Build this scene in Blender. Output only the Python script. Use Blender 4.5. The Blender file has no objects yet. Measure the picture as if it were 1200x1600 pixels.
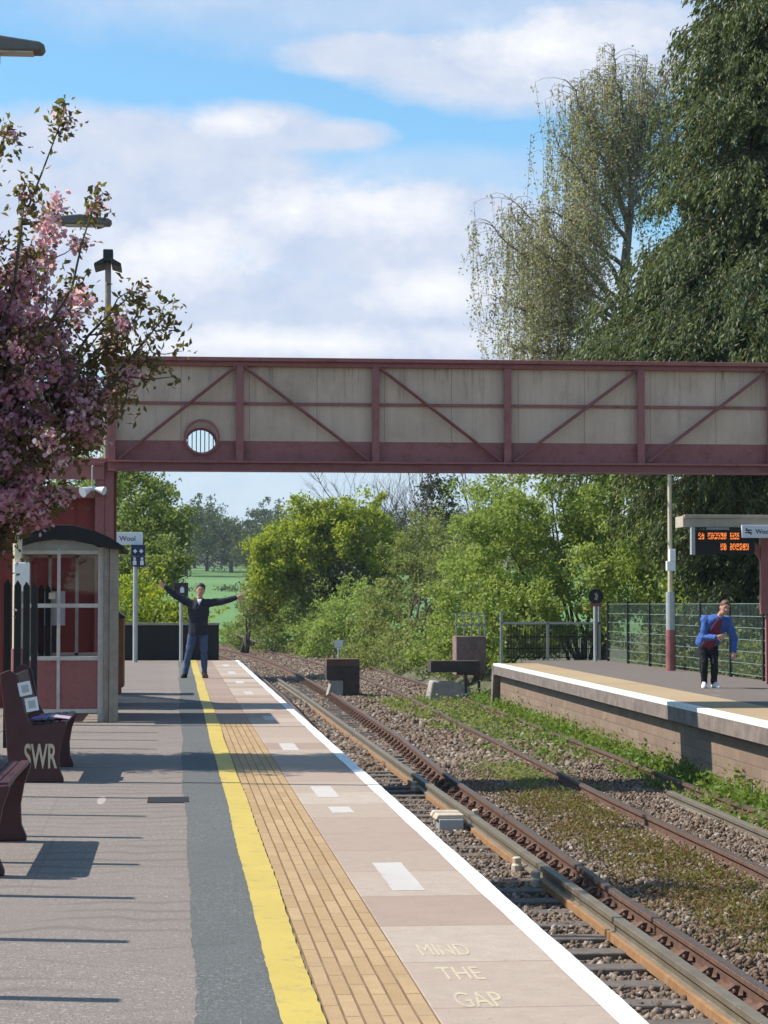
import bpy, math, random
import numpy as np
from mathutils import Vector, Matrix
random.seed(7); rng = np.random.default_rng(11)
S = bpy.context.scene; COL = S.collection
R = math.radians

# ------------------------------------------------------------------ camera numbers
F_PX = 3400.0; CH = 1.42; CX = -1.6; TH = math.atan(.0955); PH = math.atan(145/3400.)
FW = (math.sin(TH)*math.cos(PH), math.cos(TH)*math.cos(PH), math.sin(PH))
RT = (math.cos(TH), -math.sin(TH), 0.)
UP = (RT[1]*FW[2]-RT[2]*FW[1], RT[2]*FW[0]-RT[0]*FW[2], RT[0]*FW[1]-RT[1]*FW[0])
def ray(x, y):
    a = (x-600)/F_PX; b = -(y-800)/F_PX
    return tuple(FW[i]+a*RT[i]+b*UP[i] for i in range(3))
def at(x, y, Y):                       # the world point seen at photo pixel (x, y) at depth Y
    r = ray(x, y); t = Y/r[1]
    return np.array((CX+t*r[0], Y, CH+t*r[2]))

# ------------------------------------------------------------------ object helpers
def tag(o, label=None, cat=None, group=None, kind=None):
    if label: o['label'] = label
    if cat: o['category'] = cat
    if group: o['group'] = group
    if kind: o['kind'] = kind
    return o
def empty(name, loc, label, cat, group=None, rz=0):
    o = bpy.data.objects.new(name, None); COL.objects.link(o)
    o.location = loc; o.rotation_euler = (0, 0, rz); o.empty_display_size = .2
    return tag(o, label, cat, group)
def link(name, me, parent=None):
    o = bpy.data.objects.new(name, me); COL.objects.link(o)
    if parent: o.parent = parent
    return o
def dup(root, loc=None, label=None, rz=None):
    c = root.copy(); COL.objects.link(c)
    for ch in list(root.children):
        d = ch.copy(); COL.objects.link(d); d.parent = c
        for g in list(ch.children):
            e = g.copy(); COL.objects.link(e); e.parent = d
    if loc is not None: c.location = loc
    if rz is not None: c.rotation_euler = (0, 0, rz)
    if label: c['label'] = label
    return c
def np_mesh(name, V, Fc, mats=(), smooth=False):
    V = np.asarray(V, np.float32).reshape(-1, 3); Fc = np.asarray(Fc, np.int32); k = Fc.shape[1]
    me = bpy.data.meshes.new(name)
    me.vertices.add(len(V)); me.vertices.foreach_set('co', V.ravel())
    me.loops.add(Fc.size); me.loops.foreach_set('vertex_index', Fc.ravel())
    me.polygons.add(len(Fc)); me.polygons.foreach_set('loop_start', np.arange(0, Fc.size, k, dtype=np.int32))
    me.update(calc_edges=True)
    if smooth: me.polygons.foreach_set('use_smooth', np.ones(len(Fc), bool))
    for m in mats: me.materials.append(m)
    return me

class MB:
    def __init__(s): s.v = []; s.f = []; s.mi = []; s.m = 0
    def add(s, vs, fs):
        n = len(s.v); s.v += [tuple(map(float, q)) for q in vs]
        s.f += [tuple(n+i for i in f) for f in fs]; s.mi += [s.m]*len(fs); return s
    def box(s, x0, x1, y0, y1, z0, z1):
        v = [(x, y, z) for z in (z0, z1) for y in (y0, y1) for x in (x0, x1)]
        return s.add(v, [(0,2,3,1),(4,5,7,6),(0,1,5,4),(2,6,7,3),(0,4,6,2),(1,3,7,5)])
    def obox(s, c, sx, sy, sz, M=None):
        M = M or Matrix.Identity(3); c = Vector(c)
        v = [c+M@Vector((x*sx/2, y*sy/2, z*sz/2)) for z in (-1,1) for y in (-1,1) for x in (-1,1)]
        return s.add(v, [(0,2,3,1),(4,5,7,6),(0,1,5,4),(2,6,7,3),(0,4,6,2),(1,3,7,5)])
    def bar(s, p, q, w, h=None, roll=0):
        p = Vector(p); q = Vector(q); d = q-p; h = h or w
        M = d.to_track_quat('Y', 'Z').to_matrix() @ Matrix.Rotation(roll, 3, 'Y')
        return s.obox((p+q)/2, w, d.length, h, M)
    def prism(s, poly, axis, a, b):        # poly in the two other axes, extruded along axis
        def P(u, w, t): return {'x': (t, u, w), 'y': (u, t, w), 'z': (u, w, t)}[axis]
        n = len(poly); v = [P(u, w, a) for u, w in poly]+[P(u, w, b) for u, w in poly]
        return s.add(v, [tuple(range(n-1, -1, -1)), tuple(range(n, 2*n))]+[(i, (i+1) % n, n+(i+1) % n, n+i) for i in range(n)])
    def tube(s, pts, rad, n=8, cap=True):
        pts = [Vector(p) for p in pts]
        if not hasattr(rad, '__len__'): rad = [rad]*len(pts)
        v = []; ref = None
        for i, p in enumerate(pts):
            d = (pts[min(i+1, len(pts)-1)]-pts[max(i-1, 0)]).normalized()
            if ref is None: ref = Vector((1, 0, 0)) if abs(d.x) < .8 else Vector((0, 1, 0))
            a = (ref-d*ref.dot(d)).normalized(); b = d.cross(a); ref = a
            for k in range(n):
                t = 2*math.pi*k/n; v.append(p+(a*math.cos(t)+b*math.sin(t))*rad[i])
        f = [(i*n+k, i*n+(k+1) % n, (i+1)*n+(k+1) % n, (i+1)*n+k) for i in range(len(pts)-1) for k in range(n)]
        if cap: f += [tuple(range(n-1, -1, -1)), tuple((len(pts)-1)*n+k for k in range(n))]
        return s.add(v, f)
    def cyl(s, x, y, z0, z1, r, r2=None, n=16): return s.tube([(x, y, z0), (x, y, z1)], [r, r if r2 is None else r2], n)
    def sphere(s, c, rx, ry=None, rz=None, n=12, m=8, M=None):
        ry = ry or rx; rz = rz or rx; c = Vector(c); v = []; M = M or Matrix.Identity(3)
        for i in range(1, m):
            for k in range(n):
                a = math.pi*i/m; t = 2*math.pi*k/n
                v.append(c+M@Vector((rx*math.sin(a)*math.cos(t), ry*math.sin(a)*math.sin(t), rz*math.cos(a))))
        v += [c+M@Vector((0, 0, rz)), c+M@Vector((0, 0, -rz))]; T = len(v)-2
        f = [(i*n+k, (i+1)*n+k, (i+1)*n+(k+1) % n, i*n+(k+1) % n) for i in range(m-2) for k in range(n)]
        f += [(T, k, (k+1) % n) for k in range(n)]+[(T+1, (m-2)*n+(k+1) % n, (m-2)*n+k) for k in range(n)]
        return s.add(v, f)
    def limb(s, pts, rad, n=12):           # capsules along a chain, to be fused by a remesh
        s.tube(pts, rad, n)
        for p, r in zip(pts, rad): s.sphere(p, r, n=n, m=8)
        return s
    def loft(s, rings, n=20):              # rings: (centre, rx, ry, matrix or None)
        v = []
        for c, rx, ry, M in rings:
            M = M or Matrix.Identity(3)
            for k in range(n):
                t = 2*math.pi*k/n; v.append(Vector(c)+M@Vector((rx*math.cos(t), ry*math.sin(t), 0)))
        f = [(i*n+k, i*n+(k+1) % n, (i+1)*n+(k+1) % n, (i+1)*n+k) for i in range(len(rings)-1) for k in range(n)]
        f += [tuple(range(n-1, -1, -1)), tuple((len(rings)-1)*n+k for k in range(n))]
        return s.add(v, f)
    def build(s, name, mats, parent=None, bevel=0, smooth=False, remesh=0, seg=2):
        me = bpy.data.meshes.new(name); me.from_pydata(s.v, [], s.f)
        if not isinstance(mats, (list, tuple)): mats = [mats]
        for m in mats: me.materials.append(m)
        me.polygons.foreach_set('material_index', s.mi)
        if smooth: me.polygons.foreach_set('use_smooth', [True]*len(s.f))
        me.update(); o = link(name, me, parent)
        if remesh:
            r = o.modifiers.new('fuse', 'REMESH'); r.mode = 'VOXEL'; r.voxel_size = remesh; r.use_smooth_shade = True
            k = o.modifiers.new('soft', 'SMOOTH'); k.factor = .5; k.iterations = 4
        if bevel:
            b = o.modifiers.new('edge', 'BEVEL'); b.width = bevel; b.segments = seg; b.limit_method = 'ANGLE'; b.angle_limit = R(40)
        return o

# ------------------------------------------------------------------ material helpers
class NT:
    def __init__(s, name):
        s.mat = bpy.data.materials.new(name); s.mat.use_nodes = True; s.t = s.mat.node_tree
        s.b = s.t.nodes['Principled BSDF']; s.out = s.t.nodes['Material Output']; s._pos = None
    def n(s, typ, ins=None, **props):
        q = s.t.nodes.new(typ)
        for k, v in props.items(): setattr(q, k, v)
        for k, v in (ins or {}).items(): s.set(q, k, v)
        return q
    def set(s, q, k, v):
        i = q.inputs[k]
        if isinstance(v, bpy.types.NodeSocket): s.t.links.new(v, i)
        elif isinstance(v, bpy.types.Node): s.t.links.new(v.outputs[0], i)
        else:
            if hasattr(i.default_value, '__len__') and len(i.default_value) == 4 and len(v) == 3: v = (*v, 1)
            i.default_value = v
    @property
    def pos(s):
        if s._pos is None: s._pos = s.n('ShaderNodeNewGeometry')
        return s._pos.outputs['Position']
    def math(s, op, a, b=0., c=0., clamp=False):
        q = s.n('ShaderNodeMath', {0: a, 1: b}, operation=op, use_clamp=clamp)
        if op in ('MULTIPLY_ADD', 'SMOOTH_MIN'): s.set(q, 2, c)
        return q.outputs[0]
    def noise(s, scale, detail=4, rough=.6, vec=None, dist=0.):
        return s.n('ShaderNodeTexNoise', {'Vector': vec or s.pos, 'Scale': scale, 'Detail': detail, 'Roughness': rough, 'Distortion': dist}).outputs['Fac']
    def scaled(s, v): return s.n('ShaderNodeVectorMath', {0: s.pos, 1: v}, operation='MULTIPLY').outputs[0]
    def ramp(s, fac, stops):
        q = s.n('ShaderNodeValToRGB', {'Fac': fac}); e = q.color_ramp.elements
        while len(e) < len(stops): e.new(.5)
        for i, (p, c) in enumerate(stops):
            e[i].position = p; e[i].color = (c, c, c, 1) if not hasattr(c, '__len__') else (*c[:3], 1)
        return q.outputs['Color']
    def mix(s, fac, a, b, blend='MIX'):
        q = s.n('ShaderNodeMix', data_type='RGBA', blend_type=blend)
        for k, v in ((0, fac), (6, a), (7, b)): s.set(q, k, v)
        return q.outputs[2]
    def bump(s, h, strength=.3, dist=.01):
        q = s.n('ShaderNodeBump', {'Height': h, 'Strength': strength, 'Distance': dist}); s.set(s.b, 'Normal', q.outputs[0])
    def fin(s, col=None, rough=None, metal=None, spec=None):
        for k, v in (('Base Color', col), ('Roughness', rough), ('Metallic', metal), ('Specular IOR Level', spec)):
            if v is not None: s.set(s.b, k, v)
        return s.mat
def sc(c, k): return tuple(min(1, x*k) for x in c[:3])
def srgb(r, g, b): return tuple((x/255/12.92 if x/255 <= .04045 else ((x/255+.055)/1.055)**2.4) for x in (r, g, b))
def pm(name, col, rough=.6, var=.18, scale=6, bump=.15, metal=0, spec=.4, dirt=None, dirt_amt=.45, dirt_scale=3, bdist=.004):
    t = NT(name); n1 = t.noise(scale, 5, .65); n2 = t.noise(scale*7, 3, .6)
    c = t.mix(t.ramp(n1, [(.3, 0), (.7, 1)]), sc(col, 1-var), sc(col, 1+var))
    c = t.mix(t.ramp(n2, [(.35, 0), (.75, .5)]), c, sc(col, 1-1.3*var))
    if dirt: c = t.mix(t.math('MULTIPLY', t.ramp(t.noise(dirt_scale, 6, .7), [(.48, 0), (.66, 1)]), dirt_amt), c, dirt)
    if bump: t.bump(n2, bump, bdist)
    return t.fin(c, t.ramp(n1, [(0, max(.05, rough-.12)), (1, min(1, rough+.12))]), metal, spec)
def leafm(name, c1, c2, trans=.35, scale=.8, c3=None, rough=.55):
    t = NT(name); g = t.n('ShaderNodeNewGeometry'); rnd = g.outputs['Random Per Island']
    n = t.ramp(t.noise(scale, 3, .6), [(.35, 0), (.65, 1)])
    f = t.math('ADD', t.math('MULTIPLY', n, .55), t.math('MULTIPLY', rnd, .45), clamp=True)
    c = t.mix(f, c1, c2)
    if c3: c = t.mix(t.math('GREATER_THAN', rnd, .86), c, c3)
    t.fin(c, rough, 0, .25)
    tr = t.n('ShaderNodeBsdfTranslucent', {'Color': t.mix(.35, c, (.5, .55, .06))})
    ms = t.n('ShaderNodeMixShader', {0: trans, 1: t.b.outputs[0], 2: tr.outputs[0]})
    t.t.links.new(ms.outputs[0], t.out.inputs['Surface']); return t.mat

# ------------------------------------------------------------------ foliage helpers
def unit(n):
    v = rng.normal(size=(n, 3)); return v/np.linalg.norm(v, axis=1)[:, None]
def petal_mesh(name, P, size, mats):
    P = np.asarray(P); n = len(P); s = (size*rng.uniform(.6, 1.3, n))[:, None]; d = unit(n); e = np.cross(d, unit(n)); e /= np.linalg.norm(e, axis=1)[:, None]+1e-9; nn = np.cross(d, e); V = []
    for k in range(7):
        a = 2*math.pi*k/7; r_ = .5*rng.uniform(.75, 1.15, (n, 1)); V.append(P+(d*math.cos(a)+e*math.sin(a))*s*r_+nn*s*.10*rng.normal(size=(n, 1)))
    return np_mesh(name, np.stack(V, 1).reshape(-1, 3), np.arange(7*n).reshape(n, 7), mats)
def leaf_mesh(name, P, size, mats, aspect=.55, hang=0., tint=None, dirs=None):
    P = np.asarray(P); n = len(P); size = np.broadcast_to(size, (n,))*rng.uniform(.65, 1.3, n)
    d = unit(n) if dirs is None else dirs+unit(n)*.42; d[:, 2] -= hang; d /= np.linalg.norm(d, axis=1)[:, None]
    e = np.cross(d, unit(n)); e /= np.linalg.norm(e, axis=1)[:, None]+1e-9
    nn = np.cross(d, e); s = size[:, None]
    a = P-d*s*.5; b = P+e*s*aspect*.5+nn*s*.12; c = P+d*s*.5; q = P-e*s*aspect*.5+nn*s*.12
    V = np.stack([a, b, c, q], 1).reshape(-1, 3)
    me = np_mesh(name, V, np.arange(4*n).reshape(n, 4), mats)
    if tint is not None: me.polygons.foreach_set('material_index', tint.astype(np.int32))
    return me
def clumps(ells, n_cl, per, rc, power=4, zmin=None):
    """leaf positions gathered in clumps spread through the outer volume of ellipsoids"""
    vol = np.array([e[3]*e[4]*e[5] for e in ells])**.667; w = vol/vol.sum(); out = []
    idx = rng.choice(len(ells), n_cl, p=w)
    E = np.array(ells)[idx]
    d = unit(n_cl); r = rng.uniform(0, 1, n_cl)**(1/power)*(1+.13*rng.normal(size=n_cl))
    C = E[:, :3]+d*r[:, None]*E[:, 3:6]
    if zmin is not None: C[:, 2] = np.maximum(C[:, 2], zmin+rng.uniform(0, .5, n_cl))
    k = rng.poisson(per, n_cl).clip(3); rep = np.repeat(np.arange(n_cl), k)
    cs = rng.uniform(.6, 1.35, n_cl)[rep]
    return C[rep]+rng.normal(size=(len(rep), 3))*(rc*cs)[:, None]*np.array([1, 1, .8])
def branchy(mb, p, q, r0, r1, bend=.08, n=5, sides=6):
    p = np.array(p, float); q = np.array(q, float); L = np.linalg.norm(q-p); pts = []
    o = rng.normal(size=3)*bend*L
    for i in range(n+1):
        t = i/n; pts.append(p+(q-p)*t+o*math.sin(math.pi*t)+rng.normal(size=3)*L*.012*(0 < t < 1))
    mb.tube(pts, [r0+(r1-r0)*i/n for i in range(n+1)], sides); return pts
def bush(name, label, cat, base, ells, n_cl, per, rc, size, mat, bark, stems=5, group=None, aspect=.55, hang=0, zmin=None, power=4):
    r = empty(name, base, label, cat, group)
    P = clumps(ells, n_cl, per, rc, power, zmin)-np.array(base)
    link('crown', leaf_mesh('crown', P, size, [mat], aspect, hang), r)
    mb = MB(); E = np.array(ells)
    for i in range(stems):
        e = E[i % len(E)]; tip = e[:3]+rng.normal(size=3)*e[3:6]*.35-np.array(base)
        branchy(mb, (rng.normal()*.15, rng.normal()*.15, -.05), tip, .07, .012, .035)
    mb.build('trunk', bark, r, smooth=True); return r

# ------------------------------------------------------------------ camera, sun, sky
cam = bpy.data.cameras.new('camera'); co = link('camera', cam); S.camera = co
cam.sensor_fit = 'VERTICAL'; cam.sensor_height = 24; cam.lens = F_PX/1600*24; cam.clip_start = .1; cam.clip_end = 6000
Mx = Matrix((RT, UP, tuple(-a for a in FW))).transposed(); co.matrix_world = Matrix.Translation((CX, 0, CH)) @ Mx.to_4x4()
S.render.resolution_x = 768; S.render.resolution_y = 1024
S.view_settings.view_transform = 'Standard'; S.view_settings.look = 'None'; S.view_settings.exposure = .45; S.view_settings.gamma = 1
S.cycles.use_denoising = True; S.cycles.max_bounces = 6; S.cycles.transparent_max_bounces = 8

SUN = Vector((.88, -.2, -1)).normalized()
sl = bpy.data.lights.new('sun', 'SUN'); sl.energy = 5.0; sl.angle = R(.5); sl.color = (1, .945, .86)
so = link('sun', sl); so.rotation_euler = SUN.to_track_quat('-Z', 'Y').to_euler(); so.location = (-20, 5, 40)

W = bpy.data.worlds.new('World'); S.world = W; W.use_nodes = True
class WT(NT):
    def __init__(s, w): s.t = w.node_tree; s._pos = None
w = WT(W); w.t.nodes.clear()
sky = w.n('ShaderNodeTexSky', sky_type='NISHITA', sun_disc=False, sun_elevation=math.asin(-SUN.z), sun_rotation=math.atan2(-SUN.x, -SUN.y) % (2*math.pi))
sky.altitude = 50; sky.air_density = 1.0; sky.dust_density = .6; sky.ozone_density = 1.2
d = w.n('ShaderNodeTexCoord').outputs['Generated']
sx = w.n('ShaderNodeSeparateXYZ', {0: d})
yy = w.math('MAXIMUM', sx.outputs[1], .04)
U = w.math('DIVIDE', sx.outputs[0], yy); V = w.math('DIVIDE', sx.outputs[2], yy)
uv = w.n('ShaderNodeCombineXYZ', {0: U, 1: w.math('MULTIPLY', V, 1.5)}).outputs[0]
n1 = w.noise(11, 9, .66, uv); n2 = w.noise(30, 7, .66, uv)
wob = w.math('ADD', w.math('MULTIPLY', w.math('SUBTRACT', n1, .5), 1.9), w.math('MULTIPLY', w.math('SUBTRACT', n2, .5), 1.35))
front = w.math('GREATER_THAN', sx.outputs[1], .3)
def blob(px, py, rx, ry):
    r = ray(px, py); u0 = r[0]/r[1]; v0 = r[2]/r[1]
    a = w.math('MULTIPLY', w.math('SUBTRACT', U, u0), F_PX/rx); b = w.math('MULTIPLY', w.math('SUBTRACT', V, v0), F_PX/ry)
    q = w.math('ADD', w.math('MULTIPLY', a, a), w.math('MULTIPLY', b, b))
    return w.math('SUBTRACT', 1, w.math('SQRT', q))
def field(bl):
    f = None
    for (px, py, rx, ry) in bl:
        g = blob(px, py, rx, ry); f = g if f is None else w.n('ShaderNodeMath', {0: f, 1: g, 2: .25}, operation='SMOOTH_MAX').outputs[0]
    return f
mass = field([(800, 105, 320, 85), (960, 70, 260, 100), (590, 88, 190, 50), (80, 380, 430, 215), (340, 300, 260, 130), (410, 205, 150, 58), (620, 370, 400, 120),
              (520, 212, 120, 34), (300, 500, 700, 130), (800, 500, 500, 160), (150, 215, 260, 60)])
cov = w.ramp(w.math('ADD', mass, w.math('MULTIPLY', wob, .34)), [(-.0, 0), (.12, .35), (.42, 1)])
haze = w.math('MULTIPLY', w.ramp(w.math('ADD', blob(650, -60, 1000, 200), w.math('MULTIPLY', wob, .2)), [(0.05, 0), (.5, 1)]), .62)
cov = w.math('MAXIMUM', cov, haze)
veil = w.math('MULTIPLY', w.ramp(w.math('ADD', blob(700, 270, 500, 60), w.math('MULTIPLY', wob, .3)), [(.1, 0), (.7, 1)]), .5)
cov = w.math('MAXIMUM', cov, veil)
n3 = w.noise(2.2, 6, .6, d)
lowc = w.math('MULTIPLY', w.ramp(w.math('ADD', V, w.math('MULTIPLY', w.math('SUBTRACT', n1, .5), .05)), [(.06, 1), (.14, 0)]), .8)
cov = w.math('MAXIMUM', cov, lowc)
cov = w.mix(front, w.ramp(n3, [(.51, 0), (.64, 1)]), cov)
hor = w.ramp(V, [(.0, 1), (.16, 0)])
white = field([(575, 325, 170, 60), (690, 452, 150, 45), (270, 395, 190, 70), (420, 535, 420, 36), (850, 75, 200, 60), (370, 190, 90, 30), (460, 330, 90, 60)])
wf = w.ramp(w.math('ADD', white, w.math('MULTIPLY', wob, .95)), [(.0, 0), (.95, .95)])
grey = w.mix(w.ramp(n2, [(.3, 0), (.7, 1)]), srgb(192, 207, 232), srgb(214, 222, 238))
ccol = w.mix(wf, grey, srgb(246, 247, 250))
skyc = w.mix(1., sky.outputs[0], (.70, 1.01, 1.10), 'MULTIPLY')
b1 = w.n('ShaderNodeBackground', {'Color': skyc, 'Strength': .125}); b2 = w.n('ShaderNodeBackground', {'Color': ccol, 'Strength': .80})
ms = w.n('ShaderNodeMixShader', {0: cov, 1: b1, 2: b2}); wo = w.n('ShaderNodeOutputWorld', {0: ms})

# ------------------------------------------------------------------ materials
m_asphalt = NT('asphalt')
def _asph(t, base, wavy):
    fine = t.noise(90, 3, .7); mid = t.noise(3.2, 6, .7); big = t.noise(.55, 4, .6)
    wv = t.n('ShaderNodeTexWave', {'Vector': t.scaled((1, .55, 1)), 'Scale': 1.9, 'Distortion': 7, 'Detail': 3, 'Detail Scale': .9}, bands_direction='Y').outputs['Fac']
    c = t.mix(t.ramp(mid, [(.3, 0), (.7, 1)]), sc(base, .86), sc(base, 1.12))
    c = t.mix(t.ramp(fine, [(.36, .0), (.62, .9)]), c, sc(base, .50)); c = t.mix(t.ramp(t.noise(38, 2, .5), [(.56, 0), (.70, .7)]), c, sc(base, 1.45))
    c = t.mix(t.ramp(big, [(.4, 0), (.62, .6)]), c, sc(base, .74))
    if wavy: c = t.mix(t.math('MULTIPLY', t.ramp(wv, [(.0, 1), (.34, 0)]), t.math('MULTIPLY', t.ramp(t.noise(.8, 3), [(.44, 0), (.56, 1)]), .6)), c, sc(base, .5))
    cr = t.n('ShaderNodeTexVoronoi', {'Vector': t.scaled((.45, .42, 1)), 'Scale': 1.0}, feature='DISTANCE_TO_EDGE').outputs['Distance']
    c = t.mix(t.math('MULTIPLY', t.math('LESS_THAN', t.math('ADD', cr, t.math('MULTIPLY', mid, .012)), .0085), .22), c, sc(base, .4))
    sp = t.n('ShaderNodeTexVoronoi', {'Scale': 9.}, feature='F1').outputs['Distance']
    c = t.mix(t.math('MULTIPLY', t.math('LESS_THAN', sp, .075), .6), c, sc(base, 1.75))
    h = t.math('ADD', fine, t.math('MULTIPLY', wv, .35 if wavy else 0.)); t.bump(h, .8, .010)
    return t.fin(c, .86, 0, .25)
m_asphalt = _asph(m_asphalt, (.285, .238, .208), True)
m_patchasph = _asph(NT('grey_asphalt'), (.150, .152, .145), False)
def paint(name, col, wear, amt, sc_=6):
    t = NT(name); n = t.noise(sc_, 7, .75); f = t.noise(70, 3, .7); lo_ = .47 if sc_ == 13 else .53
    c = t.mix(t.ramp(f, [(.3, 0), (.8, .5)]), col, sc(col, .72))
    c = t.mix(t.math('MULTIPLY', t.ramp(n, [(lo_, 0), (lo_+.12, 1)]), amt), c, wear)
    c = t.mix(t.ramp(t.noise(1.2, 4), [(.4, 0), (.7, .25)]), c, sc(col, .6))
    t.bump(f, .35, .004); return t.fin(c, .62, 0, .35)
m_yellow = paint('yellow_paint', (.54, .40, .085), (.26, .21, .11), .55)
m_white = paint('white_paint', (.80, .80, .78), (.40, .36, .32), .6, 8)
m_text = paint('faded_cream_paint', (.56, .47, .30), (.44, .35, .28), .92, 13)
m_patch = paint('pale_patch_paint', (.53, .485, .44), (.44, .36, .30), .8, 9)
def bricky(name, ax, bw, bh, mort, c1, c2, cm, off=.5, bump=.5, bdist=.006, var=.25, stain=None, rough=.8, shift=(0, 0)):
    t = NT(name); s = t.n('ShaderNodeSeparateXYZ', {0: t.pos})
    v = t.n('ShaderNodeCombineXYZ', {0: t.math('ADD', s.outputs['XYZ'.index(ax[0])], shift[0]), 1: t.math('ADD', s.outputs['XYZ'.index(ax[1])], shift[1])}).outputs[0]
    wb = t.n('ShaderNodeVectorMath', {0: v, 1: t.n('ShaderNodeVectorMath', {0: t.n('ShaderNodeTexNoise', {'Vector': t.pos, 'Scale': 1.1, 'Detail': 4}).outputs['Color'], 1: (mort*1.2,)*3}, operation='MULTIPLY').outputs[0]}, operation='ADD').outputs[0]
    b = t.n('ShaderNodeTexBrick', {'Vector': wb, 'Color1': c1, 'Color2': c2, 'Mortar': cm, 'Scale': 1., 'Mortar Size': mort, 'Mortar Smooth': .3, 'Bias': 0., 'Brick Width': bw, 'Row Height': bh}, offset=off, offset_frequency=2)
    n = t.noise(9, 6, .7); f = t.noise(80, 3, .7)
    c = t.mix(t.ramp(n, [(.3, 0), (.75, var*2)]), b.outputs['Color'], t.mix(.5, b.outputs['Color'], sc(c1, .55)))
    c = t.mix(t.ramp(f, [(.38, 0), (.68, .6)]), c, sc(c2, .6)); c = t.mix(t.ramp(t.noise(30, 3, .7), [(.6, 0), (.72, .5)]), c, sc(c1, .5))
    if stain: c = t.mix(t.math('MULTIPLY', t.ramp(t.noise(1.6, 6, .7), [(.5, 0), (.68, 1)]), .5), c, stain)
    t.bump(t.math('ADD', t.math('MULTIPLY', b.outputs['Fac'], -1.), t.math('MULTIPLY', f, .25)), bump, bdist)
    return t.fin(c, rough, 0, .25)
m_tact = bricky('tactile_paving', 'YX', .42, .0633, .0052, (.40, .26, .125), (.50, .345, .185), (.13, .06, .02), shift=(0, .696), var=.45, bdist=.014, stain=(.33, .22, .13))
m_slab = bricky('coping_slabs', 'YX', .985, 5., .006, (.33, .225, .17), (.50, .415, .335), (.22, .15, .11), off=0, shift=(.2, 2.5), var=.35, stain=(.36, .26, .21))
m_slab2 = bricky('far_platform_slabs', 'YX', .985, 5., .008, (.40, .285, .165), (.47, .35, .215), (.20, .14, .09), off=0, shift=(.2, 2.5), var=.35)
m_brick = bricky('brick_wall', 'YZ', .45, .15, .012, (.23, .15, .105), (.32, .225, .16), (.19, .145, .115), var=.4, stain=(.15, .115, .095))
m_edge = pm('concrete_edge', (.21, .165, .14), .85, .3, 4, .5, dirt=(.09, .075, .06), dirt_amt=.6)
m_conc = pm('pale_concrete', (.36, .33, .29), .85, .2, 5, .5, dirt=(.18, .15, .12))
m_soil = pm('trackbed_soil', (.13, .105, .085), .95, .35, 3, .8, dirt=(.08, .07, .045), bdist=.03)
m_ground = pm('rough_grass', (.095, .10, .045), .95, .4, .7, .8, dirt=(.12, .10, .06), dirt_scale=.3, bdist=.05)
m_field = pm('field_grass', (.10, .20, .05), .95, .15, .05, .2, dirt=(.13, .22, .06), dirt_scale=.02)
m_steel = pm('rail_head', (.13, .105, .09), .5, .2, 10, .2, .4)
m_rust = pm('rusty_steel', (.14, .075, .05), .85, .35, 14, .5, dirt=(.075, .045, .035))
m_olive = pm('conductor_steel', (.21, .18, .135), .55, .2, 12, .2, .3, dirt=(.11, .08, .055))
m_orange = pm('orange_board', (.32, .175, .08), .8, .25, 10, .4, dirt=(.20, .10, .045))
m_sleeper = pm('weathered_sleeper', (.135, .112, .095), .9, .3, 11, .7, dirt=(.06, .05, .042))
m_insul = pm('cream_insulator', (.55, .45, .34), .6, .15, 10, .1, dirt=(.3, .2, .13))
m_dark = pm('dark_metal', (.022, .022, .024), .55, .25, 10, .15)
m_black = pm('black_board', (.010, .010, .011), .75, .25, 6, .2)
m_fblack = pm('black_fence_paint', (.012, .013, .013), .7, .3, 9, .2)
m_maroon = pm('maroon_paint', (.33, .115, .112), .6, .26, 4, .2, dirt=(.13, .045, .032), dirt_amt=.7, dirt_scale=4)
m_red = pm('red_boards', (.22, .025, .02), .6, .2, 3, .15, dirt=(.07, .014, .012))
m_deepred = pm('bench_maroon', (.062, .017, .02), .45, .2, 8, .1)
m_cream = pm('cream_paint', (.62, .52, .36), .5, .1, 6, .08, dirt=(.42, .33, .22), dirt_amt=.4)
m_greyp = pm('grey_paint', (.56, .52, .48), .6, .12, 7, .1, dirt=(.22, .19, .17))
m_polegrey = pm('galvanised_steel', (.40, .41, .41), .5, .12, 9, .08, .3)
m_wht = pm('white_plastic', (.78, .78, .76), .4, .05, 5, .02)
m_timber = pm('weathered_timber', (.30, .255, .21), .8, .25, 9, .3, dirt=(.18, .15, .12))
m_tan = pm('tan_fascia', (.42, .36, .28), .7, .12, 5, .1, dirt=(.28, .23, .18))
m_brown = pm('rust_brown_board', (.20, .075, .026), .7, .25, 5, .2, dirt=(.10, .04, .02))
m_paneld = pm('rusty_panel', (.24, .155, .135), .85, .3, 5, .3, dirt=(.16, .06, .04), dirt_amt=.7)
m_blue = pm('blue_sign_face', (.012, .017, .075), .4, .1, 5, .02)
m_ink = pm('dark_lettering', (.03, .03, .045), .5, .1, 5, 0)
m_signw = pm('sign_white', (.66, .68, .73), .4, .04, 5, .02)
m_bark = pm('bark', (.09, .068, .05), .95, .35, 6, .8, bdist=.02)
m_birchbark = pm('birch_bark', (.24, .21, .18), .9, .35, 4, .5, dirt=(.08, .06, .05), dirt_amt=.8)
m_twig = pm('bare_twigs', (.11, .088, .068), .95, .3, 3, .3)
m_mesh = pm('green_mesh_wire', (.15, .20, .165), .6, .2, 4, .1)
m_glass = NT('shelter_glass'); m_glass.fin((.75, .8, .8), .04, 0, .5)
_tr = m_glass.n('ShaderNodeBsdfTransparent', {'Color': (.80, .78, .78)}); _gl = m_glass.n('ShaderNodeBsdfGlossy', {'Color': (.9, .9, .9), 'Roughness': .03})
_mx = m_glass.n('ShaderNodeMixShader', {0: .035, 1: _tr.outputs[0], 2: _gl.outputs[0]}); m_glass.t.links.new(_mx.outputs[0], m_glass.out.inputs[0]); m_glass = m_glass.mat
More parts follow.
